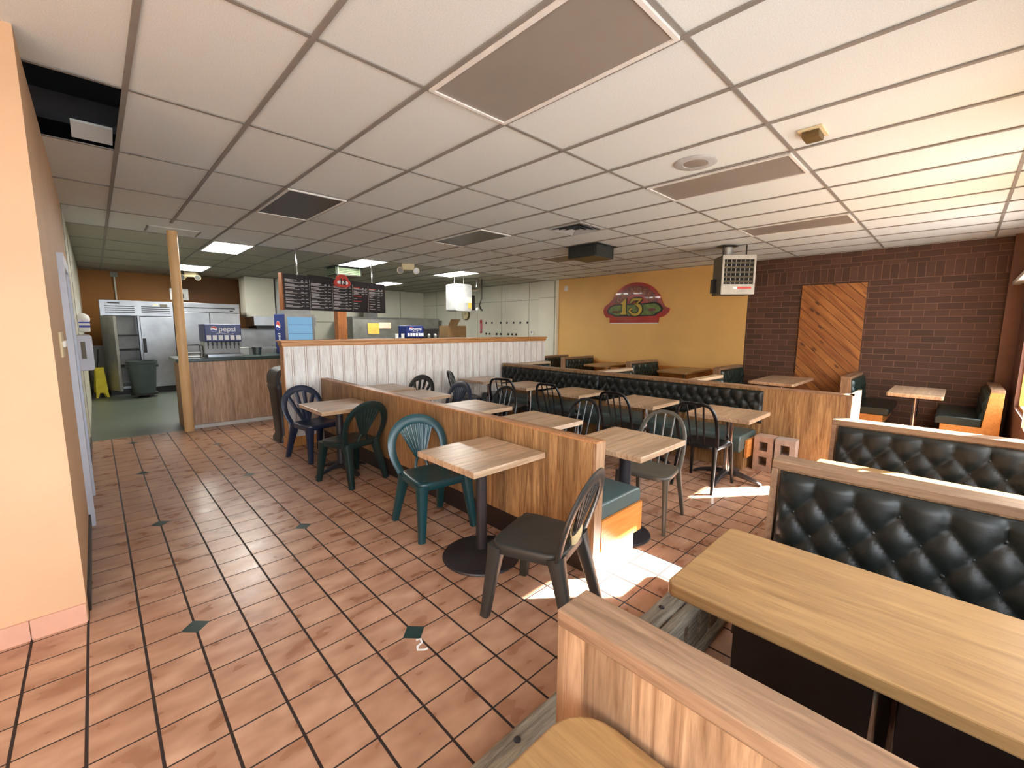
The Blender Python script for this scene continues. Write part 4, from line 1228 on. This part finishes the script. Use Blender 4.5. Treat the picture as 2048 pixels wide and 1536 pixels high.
for i in range(3): obj('mark', MB().box((0.05 + i * 0.11, -0.006, -0.10), (0.08 + i * 0.11, -0.001, 0.02)), 'heater_side', t)
t = thing('wall_conduit', 'thin pale conduit with a box running down the orange kitchen wall', 'conduit', (-0.98, YK - 0.04, 0))
obj('pipe', MB().cyl((0, 0, 2.15), (0, 0, CEIL - 0.09), 0.018), 'frp', t)
obj('box', MB().box((-0.07, -0.03, CEIL - 0.14), (0.07, 0.03, CEIL - 0.02)), 'frp_line', t)
# ---------------------------------------------------------------- menu, sign, ceiling fittings
def build_menu():
    t = thing('menu_board', 'long black hanging menu board with a red badge on its upper edge, over the counter', 'menu', (0.90, 7.0, 1.865), math.radians(14.4))
    W, H = 2.22, 0.60
    obj('board', MB().prism(rrect(W, H, 0.03, 4, W / 2, H / 2), 0.0, 0.04, 'y'), 'menu_black', t)
    obj('side_edge', MB().box((-0.02, -0.004, -0.01), (0.0, 0.10, H + 0.01)), 'post_wood', t)
    obj('header_lamp', MB().prism([(0.5, H - 0.04), (0.9, H - 0.04), (0.96, H + 0.02), (0.44, H + 0.02)], -0.02, 0.0, 'y'), 'black', t)
    ink, red, rule = MB(), MB(), MB()
    rnd = random.Random(5)
    cols = [(0.03, 0.46), (0.51, 0.92), (0.97, 1.37), (1.42, 1.76), (1.80, 2.17)]
    def bar(mb, x0, x1, z, hh): mb.box((x0, -0.005, z), (x1, -0.001, z + hh))
    for ci, (a, b) in enumerate(cols):
        z = H - (0.10 if ci in (0,) else 0.13)
        rows = (8, 8, 8, 9, 9)[ci]
        bar(red if ci > 1 else ink, a, a + (b - a) * 0.5, z, 0.013)
        bar(ink, b - 0.13, b - 0.10, z, 0.012); bar(ink, b - 0.05, b - 0.02, z, 0.012)
        step = (z - 0.03) / rows
        for r in range(rows):
            zz = z - (r + 1) * step + 0.012
            if ci == 3 and r in (3, 5): bar(red, a, a + (b - a) * 0.55, zz + 0.02, 0.013); continue
            bar(ink, a, a + (b - a) * rnd.uniform(0.22, 0.42), zz + 0.026, 0.011)
            if ci < 3 or r < 3:
                bar(ink, b - 0.14, b - 0.09, zz + 0.024, 0.009); bar(ink, b - 0.06, b - 0.01, zz + 0.024, 0.009)
                bar(ink, a, a + (b - a) * rnd.uniform(0.6, 0.95), zz + 0.010, 0.007)
                if r % 2: bar(ink, a, a + (b - a) * rnd.uniform(0.3, 0.6), zz, 0.006)
            elif ci == 4:
                bar(ink, b - 0.16, b - 0.10, zz + 0.022, 0.011)
        if ci: rule.box((a - 0.028, -0.004, 0.02), (a - 0.022, -0.001, H - 0.07))
    obj('menu_print', ink, 'menu_ink', t)
    obj('menu_headings', red, 'menu_red', t)
    obj('column_rules', rule, 'galv', t)
    pts = [(-0.19, -0.06), (-0.15, -0.085), (-0.12, -0.085), (-0.11, -0.115), (0.11, -0.115), (0.12, -0.085), (0.15, -0.085), (0.19, -0.05), (0.18, 0.0), (0.135, 0.03)] + [(0.14 * math.cos(a), 0.02 + 0.11 * math.sin(a)) for a in [PI * i / 14 for i in range(1, 14)]] + [(-0.135, 0.03), (-0.18, 0.0)]
    bd = MB().prism([(1.16 + p[0], H - 0.03 + p[1]) for p in pts], -0.025, -0.005, 'y')
    o = obj('badge', bd, 'menu_red', t)
    fl = MB(); pill = [(1.16 + p[0], H - 0.055 + p[1]) for p in rrect(0.24, 0.06, 0.03, 5)]
    fl.prism(pill, -0.029, -0.025, 'y')
    obj('badge_roll', fl, 'logo_white', o)
    vs, fs = text_mesh('13', 0.15, 0.006); mb = MB(); flat(mb, vs, fs, (1.16, -0.031, H - 0.045), (1, 0, 0), (0, 0, 1), 0.002)
    obj('badge_number', mb, 'menu_black', o)
    for x in (0.27, 1.90):
        obj('hanger', MB().cyl((x, 0.02, H), (x, 0.02, CEIL - 1.865 - 0.004), 0.012), 'chrome', t, smooth=True)
build_menu()

def build_sign():
    def P(X, Y): return ((X - 285) * 0.001324, (1100 - Y) * 0.00115)
    t = thing('wall_sign', 'red dome-shaped restaurant sign with a long sandwich roll and gold numerals on the yellow wall', 'sign', (XR, 5.436, 1.706))
    o, r, u = (0, 0, 0), (0, -1, 0), (0, 0, 1)
    cx, cy, rad = 975, 770, 520
    out = [P(1440, 985), P(1435, 1085), P(440, 1090), P(435, 975), P(360, 970), P(305, 900), P(287, 810), P(320, 725), P(400, 672)]
    out += [P(cx + rad * math.cos(a), cy - rad * math.sin(a)) for a in [math.radians(158 - 6.4 * i) for i in range(23)]]
    out += [P(1500, 700), P(1535, 760), P(1642, 815), P(1600, 900), P(1530, 960)]
    n = len(out)
    vs = [(-0.001, -p[0], p[1]) for p in out] + [(-0.03, -p[0], p[1]) for p in out]
    obj('plate', MB().add(vs, [tuple(range(n)), tuple(range(n, 2 * n))] + [(i, (i + 1) % n, n + (i + 1) % n, n + i) for i in range(n)]), 'sign_red', t)
    def lay(name, pts, mat, off):
        mb = MB(); flat(mb, pts, [tuple(range(len(pts)))], (-0.03, 0, 0), r, u, off); return obj(name, mb, mat, t)
    # dark arched band as a strip of quads
    mb = MB(); A = [math.radians(164 - 7.4 * i) for i in range(21)]
    pv = [P(cx + 470 * math.cos(a), cy + 20 - 470 * math.sin(a)) for a in A] + [P(cx + 295 * math.cos(a), cy + 20 - 295 * math.sin(a)) for a in A]
    flat(mb, pv, [(i, i + 1, 22 + i, 21 + i) for i in range(20)], (-0.03, 0, 0), r, u, 0.004)
    obj('arch_band', mb, 'sign_dark', t)
    mb = MB()
    word = 'GRINDERS'
    for i, ch in enumerate(word):
        a = math.radians(150 - 17.4 * i)
        vs, fs = text_mesh(ch, 0.20, 0.002)
        rot = a - PI / 2
        c = P(cx + 375 * math.cos(a), cy + 20 - 375 * math.sin(a))
        flat(mb, [(c[0] + p[0] * math.cos(rot) * 0.9 - p[1] * math.sin(rot), c[1] + p[0] * math.sin(rot) * 0.9 + p[1] * math.cos(rot)) for p in vs], fs, (-0.03, 0, 0), r, u, 0.008)
    obj('arched_lettering', mb, 'sign_bronze', t)
    def roll(k):
        q = [(372, 820), (440, 730), (540, 690), (760, 690), (1100, 686), (1390, 670), (1465, 720), (1515, 800), (1500, 860), (1440, 890), (1370, 945), (1000, 955), (560, 955), (470, 905), (400, 890)]
        mx, my = 950, 815
        return [P(mx + (X - mx) * k, my + (Y - my) * (1 - (1 - k) * 3)) for X, Y in q]
    lay('roll_outline', roll(1.0)[::-1], 'black', 0.006)
    lay('sandwich_roll', roll(0.94)[::-1], 'sign_green', 0.010)
    for X, Y, w, h in ((560, 850, 70, 16), (640, 850, 30, 14), (1310, 820, 80, 26)):
        lay('filling', [P(X + w * math.cos(2 * PI * i / 16), Y - h * math.sin(2 * PI * i / 16)) for i in range(16)], 'sign_dark', 0.013)
    ONE = [[(672, 672), (770, 578), (790, 578), (790, 860), (812, 910), (664, 912), (712, 858), (712, 690)]]
    def stroke(path, w):
        L, Rr = [], []
        for i, p in enumerate(path):
            q0, q1 = path[max(i - 1, 0)], path[min(i + 1, len(path) - 1)]
            dx, dy = q1[0] - q0[0], q1[1] - q0[1]; l = math.hypot(dx, dy)
            ww = w[i] if isinstance(w, list) else w
            L.append((p[0] - dy / l * ww, p[1] + dx / l * ww)); Rr.append((p[0] + dy / l * ww, p[1] - dx / l * ww))
        return L, Rr
    th1 = [(880, 680), (905, 625), (960, 598), (1040, 598), (1108, 590)]
    w1 = [8, 24, 26, 24, 12]
    th2 = [(1108, 592), (1050, 650), (990, 706)]
    arc = [(985 + 96 * math.cos(a) * 1.08, 812 - 108 * math.sin(a)) for a in [math.radians(100 - 16 * i) for i in range(15)]] + [(868, 850), (880, 805), (925, 790)]
    wa = [16, 22, 28, 32, 34, 34, 34, 32, 30, 28, 26, 24, 24, 22, 20, 22, 20, 14]
    def numerals(name, mat, off, grow):
        mb = MB()
        o1 = ONE[0]; c = (738, 745)
        s = [(X + (grow if X > c[0] else -grow), Y + (grow if Y > c[1] else -grow)) for X, Y in o1]
        flat(mb, [P(*p) for p in s], [tuple(range(len(s)))], (-0.03, 0, 0), r, u, off)
        for path, w in ((th1, w1), (th2, [14, 18, 18]), (arc, wa)):
            w = [x + grow for x in w]
            L, Rr = stroke(path, w)
            m_ = len(L)
            flat(mb, [P(*p) for p in L + Rr], [(i, i + 1, m_ + i + 1, m_ + i) for i in range(m_ - 1)], (-0.03, 0, 0), r, u, off)
        obj(name, mb, mat, t)
    numerals('number_outline', 'black', 0.014, 20)
    numerals('gold_number', 'sign_gold', 0.019, 0)
    b0, b1 = P(450, 1092), P(1435, 1085)
    obj('lower_trim', MB().box((-0.034, -b1[0], b0[1] - 0.014), (-0.001, -b0[0], b0[1] + 0.006)), 'logo_white', t)
build_sign()

cp = MB().box((XR - 0.04, 0.165, 0.02), (XR - 0.004, 1.10, 2.385))
tag(obj('board_panel', cp, 'cedar'), 'panel of knotty cedar boards laid diagonally on the brick wall', 'panel')

# --- fluorescent fixtures, each in its own ceiling bay
def fixture(label, a, b, lit, group, lens=None):
    t = thing('ceiling_light', label, 'ceiling light', ((a + 0.5) * TX, (b + 0.5) * TY, CEIL), 0.0, group)
    w, l = TX / 2 - 0.014, TY / 2 - 0.014
    f = MB().box((-w, -l, -0.022), (-w + 0.022, l, -0.002)).box((w - 0.022, -l, -0.022), (w, l, -0.002)).box((-w + 0.022, -l, -0.022), (w - 0.022, -l + 0.022, -0.002)).box((-w + 0.022, l - 0.022, -0.022), (w - 0.022, l, -0.002))
    obj('frame', f, 'white', t)
    obj('lens', MB().box((-w + 0.022, -l + 0.022, -0.014), (w - 0.022, l - 0.022, -0.004)), lens or ('lens_on' if lit else 'lens_off'), t)
U, Lg = 'unlit ceiling lights', 'lit kitchen ceiling lights'
fixture('large unlit grey ceiling light panel nearest the viewer', 0, 0, False, U)
fixture('unlit ceiling light beside the round ceiling speaker', 4, 0, False, U)
fixture('unlit ceiling light above the brick wall, farthest along the front row', 8, 0, False, U)
fixture('unlit dark ceiling light between the aisle and the lit kitchen lights', 0, 3, False, U, 'lens_dark')
fixture('unlit ceiling light between the square vent and the menu', 4, 3, False, U, 'lens_dark')
fixture('unlit brownish ceiling light half hidden by the hanging duct box', 8, 3, False, U, 'lens_brown')
fixture('lit ceiling light beside the top of the round post', 0, 6, True, Lg)
fixture('lit ceiling light partly behind the round post, before the orange kitchen wall', 0, 9, True, Lg)
fixture('lit ceiling light above the hanging menu board', 4, 6, True, Lg)
fixture('lit ceiling light above the white hanging kitchen heater', 8, 6, True, Lg)
fixture('lit ceiling light low over the end of the menu board', 8, 9, True, Lg)

t = thing('ceiling_speaker', 'round white ceiling speaker beside an unlit light', 'speaker', (2.17, 0.62, CEIL))
obj('ring', MB().lathe([(0.165, -0.002), (0.165, -0.006), (0.15, -0.014), (0.095, -0.012), (0.088, -0.004)], n=40), 'enamel', t, smooth=True)
obj('grille', MB().lathe([(0.09, -0.003), (0.09, -0.010), (0.03, -0.013), (0.001, -0.013)], n=32), 'lens_off', t, smooth=True)
t = thing('air_vent', 'square white ceiling air vent with curved vanes', 'vent', (5.5 * TX, 2.25 * TY, CEIL))
w = TX / 2 - 0.014
obj('frame', MB().box((-w, -w, -0.016), (w, -w + 0.05, -0.002)).box((-w, w - 0.05, -0.016), (w, w, -0.002)).box((-w, -w + 0.05, -0.016), (-w + 0.05, w - 0.05, -0.002)).box((w - 0.05, -w + 0.05, -0.016), (w, w - 0.05, -0.002)), 'enamel', t)
obj('throat', MB().box((-w + 0.05, -w + 0.05, -0.004), (w - 0.05, w - 0.05, -0.002)), 'dark_hole', t)
for k in range(4):
    for j in range(3):
        q = 0.06 + j * 0.065
        vn = MB().add([(-q, q, -0.006), (q, q, -0.006), (q + 0.03, q + 0.045, -0.03), (-q - 0.03, q + 0.045, -0.03), (-q, q + 0.004, -0.006), (q, q + 0.004, -0.006), (q + 0.03, q + 0.049, -0.03), (-q - 0.03, q + 0.049, -0.03)], [(0, 1, 2, 3), (7, 6, 5, 4)])
        ob = obj('vane', vn, 'enamel', t); ob.rotation_euler.z = k * PI / 2

def duct_box(label, x, y, w, h, front, body, rot=0.0):
    t = thing('ceiling_duct', label, 'vent', (x, y, CEIL), rot)
    obj('casing', MB().box((-w, -w, -h), (w, w, -0.002)), body, t)
    obj('flange', MB().box((-w - 0.05, -w - 0.05, -0.014), (w + 0.05, w + 0.05, -0.003)), body, t)
    obj('underside', MB().box((-w + 0.01, -w + 0.01, -h - 0.006), (w - 0.01, w - 0.01, -h)), 'duct_brown', t)
    for k in range(4):
        g = MB().box((-w + 0.02, -w - 0.012, -h + 0.02), (-w + 0.045, -w, -0.03)).box((w - 0.045, -w - 0.012, -h + 0.02), (w - 0.02, -w, -0.03))
        for j in range(4):
            z = -0.05 - j * (h - 0.06) / 4
            g.add([(-w + 0.045, -w - 0.012, z), (w - 0.045, -w - 0.012, z), (w - 0.045, -w - 0.001, z - 0.022), (-w + 0.045, -w - 0.001, z - 0.022)], [(0, 1, 2, 3)])
        ob = obj('grille', g, front, t); ob.rotation_euler.z = k * PI / 2
duct_box('dark square duct box with side grilles hanging from the dining ceiling', 4.58, 3.38, 0.265, 0.20, 'duct_black', 'duct_black')
duct_box('greenish duct outlet hanging from the kitchen ceiling above the menu board', 2.78, 8.95, 0.28, 0.2, 'duct_green', 'duct_black')
t = thing('heat_detector', 'yellowed rectangular detector on the ceiling', 'detector', (2.19, -0.18, CEIL))
obj('base', MB().box((-0.10, -0.07, -0.012), (0.10, 0.07, -0.002)), 'ivory', t)
obj('cover', MB().prism([(-0.075, -0.035), (-0.06, -0.052), (0.06, -0.052), (0.075, -0.035), (0.075, -0.012), (-0.075, -0.012)], -0.05, 0.05, 'y'), 'duct_brown', t, bevel=0.004)
for i, (x, y, lab) in enumerate(((3.50, 7.35, 'twin-headed emergency light on the kitchen ceiling near the menu board'), (0.42, 12.55, 'twin-headed emergency light behind the round post'))):
    t = thing('emergency_light', lab, 'emergency light', (x, y, CEIL), -0.5, 'emergency lights')
    obj('body', MB().prism([(-0.13, -0.06), (-0.10, -0.13), (0.10, -0.13), (0.13, -0.06), (0.13, -0.002), (-0.13, -0.002)], -0.06, 0.06, 'y'), 'ivory', t, bevel=0.005)
    for s in (-1, 1):
        hd = obj('lamp_head', MB().cyl((s * 0.15, 0.02, -0.12), (s * 0.165, -0.08, -0.15), 0.045, 16, 0.07), 'ivory', t, smooth=True)
        obj('bulb_lens', MB().cyl((s * 0.165, -0.08, -0.15), (s * 0.1665, -0.086, -0.1515), 0.06, 16), 'steel', hd)

# --- unit heater hanging in the dining room
def build_heater():
    ang = math.atan2(-0.644, -0.765) + PI / 2
    t = thing('unit_heater', 'grey hanging unit heater with louvred front before the brick wall', 'heater', (5.93, 1.52, 0), ang)
    w, z0, z1, d = 0.25, 2.13, 2.74, 0.40
    obj('casing', MB().box((-w, 0.0, z0), (w, d, z1)), 'heater_side', t, bevel=0.01)
    f = MB().box((-w - 0.004, -0.02, z1 - 0.07), (w + 0.004, 0.0, z1)).box((-w - 0.004, -0.02, z0), (w + 0.004, 0.0, z0 + 0.16)).box((-w - 0.004, -0.02, z0 + 0.16), (-w + 0.03, 0.0, z1 - 0.07)).box((w - 0.03, -0.02, z0 + 0.16), (w + 0.004, 0.0, z1 - 0.07))
    obj('front_frame', f, 'grey_paint', t, bevel=0.008)
    obj('opening', MB().box((-w + 0.03, -0.004, z0 + 0.16), (w - 0.03, -0.001, z1 - 0.07)), 'dark_hole', t)
    for k in range(5):
        z = z0 + 0.20 + k * 0.072
        obj('louvre', MB().prism([(-0.022, z - 0.012), (-0.018, z - 0.016), (-0.005, z + 0.010), (-0.009, z + 0.014)], -w + 0.03, w - 0.03, 'x'), 'heater_side', t)
    for k in range(6):
        x = -w + 0.065 + k * 0.068
        obj('fin', MB().box((x, -0.009, z0 + 0.165), (x + 0.009, -0.0045, z1 - 0.075)), 'steel_dull', t)
    obj('label_strip', MB().box((-0.01, -0.024, z0 + 0.085), (0.20, -0.02, z0 + 0.115)), 'menu_red', t)
    obj('label_plate', MB().box((-0.07, -0.024, z0 + 0.085), (-0.015, -0.02, z0 + 0.115)), 'logo_white', t)
    obj('junction_box', MB().box((-w - 0.05, 0.22, z0 + 0.04), (-w, 0.34, z0 + 0.26)), 'black', t)
    obj('flue', MB().cyl((-0.10, 0.24, z1), (-0.10, 0.24, CEIL - 0.006), 0.085, 20), 'galv', t, smooth=True)
    obj('flue_collar', MB().lathe([(0.16, -0.012), (0.085, -0.03), (0.085, -0.004)], (-0.10, 0.24), 20, CEIL - 0.003), 'iron', t)
    obj('hanger_rod', MB().cyl((0.16, 0.15, z1), (0.16, 0.15, CEIL - 0.004), 0.010), 'black', t)
    obj('hanger_rod', MB().cyl((-0.2, 0.12, z1), (-0.2, 0.12, CEIL - 0.004), 0.010), 'black', t)
build_heater()

t = thing('shade_rail', 'white window shade rail at the corner of the brick wall', 'rail', (0, 0, 0))
obj('rail', MB().box((6.2, -1.52, 2.22), (7.84, -1.44, 2.27)), 'white', t, bevel=0.006)
for x in (6.3, 7.7): obj('bracket', MB().box((x, YF, 2.23), (x + 0.03, -1.52, 2.26)), 'galv', t)

# loose tile lying in the opened bay
tl = MB().box((-1.46, 3.46, CEIL + 0.03), (-1.24, 3.645, CEIL + 0.045)).map(lambda p: Vector((p.x, p.y, p.z + (3.62 - p.y) * 0.3)))
tag(obj('loose_tile', tl, 'ceil'), 'pushed-up ceiling tile showing in the dark open bay', 'ceiling tile')

# --- unseen roller blinds added in two front windows to block the sun
for wn, a, b, zb in (('window_5', 2.04, 3.06, 1.78), ('window_7', 4.09, 5.33, 0.60)):
    w_ = bpy.data.objects[wn]
    obj('added_blind_cloth', MB().box((a, YF + 0.03, zb), (b, YF + 0.033, 2.52)), 'added_blind', w_)
    obj('added_blind_roller', MB().cyl((a, YF + 0.04, 2.54), (b, YF + 0.04, 2.54), 0.03), 'white', w_, smooth=True)

# ---------------------------------------------------------------- light
wd = bpy.data.worlds.new('sky'); SC.world = wd
wd.use_nodes = True
bg = wd.node_tree.nodes['Background']
bg.inputs[0].default_value = (0.86, 0.93, 1.0, 1); bg.inputs[1].default_value = 8.5
sd = Vector((-1.35, 1.0, -1.08))
sl = bpy.data.lights.new('sun', 'SUN'); sl.energy = 75.0; sl.angle = math.radians(0.55); sl.color = (1.0, 0.96, 0.9)
so = bpy.data.objects.new('sun', sl); COL.objects.link(so)
so.rotation_euler = sd.to_track_quat('-Z', 'Y').to_euler(); so.location = (10, -12, 12)

vs_ = SC.view_settings
SC.display_settings.display_device = 'sRGB'
vs_.view_transform = 'Standard'; vs_.look = 'None'; vs_.gamma = 1.0; vs_.use_curve_mapping = False
vs_.exposure = 0.45
cy = SC.cycles
cy.use_denoising = True
cy.max_bounces = 10; cy.diffuse_bounces = 6; cy.glossy_bounces = 4; cy.transmission_bounces = 4; cy.transparent_max_bounces = 8
cy.sample_clamp_indirect = 8.0; cy.caustics_reflective = False; cy.caustics_refractive = False
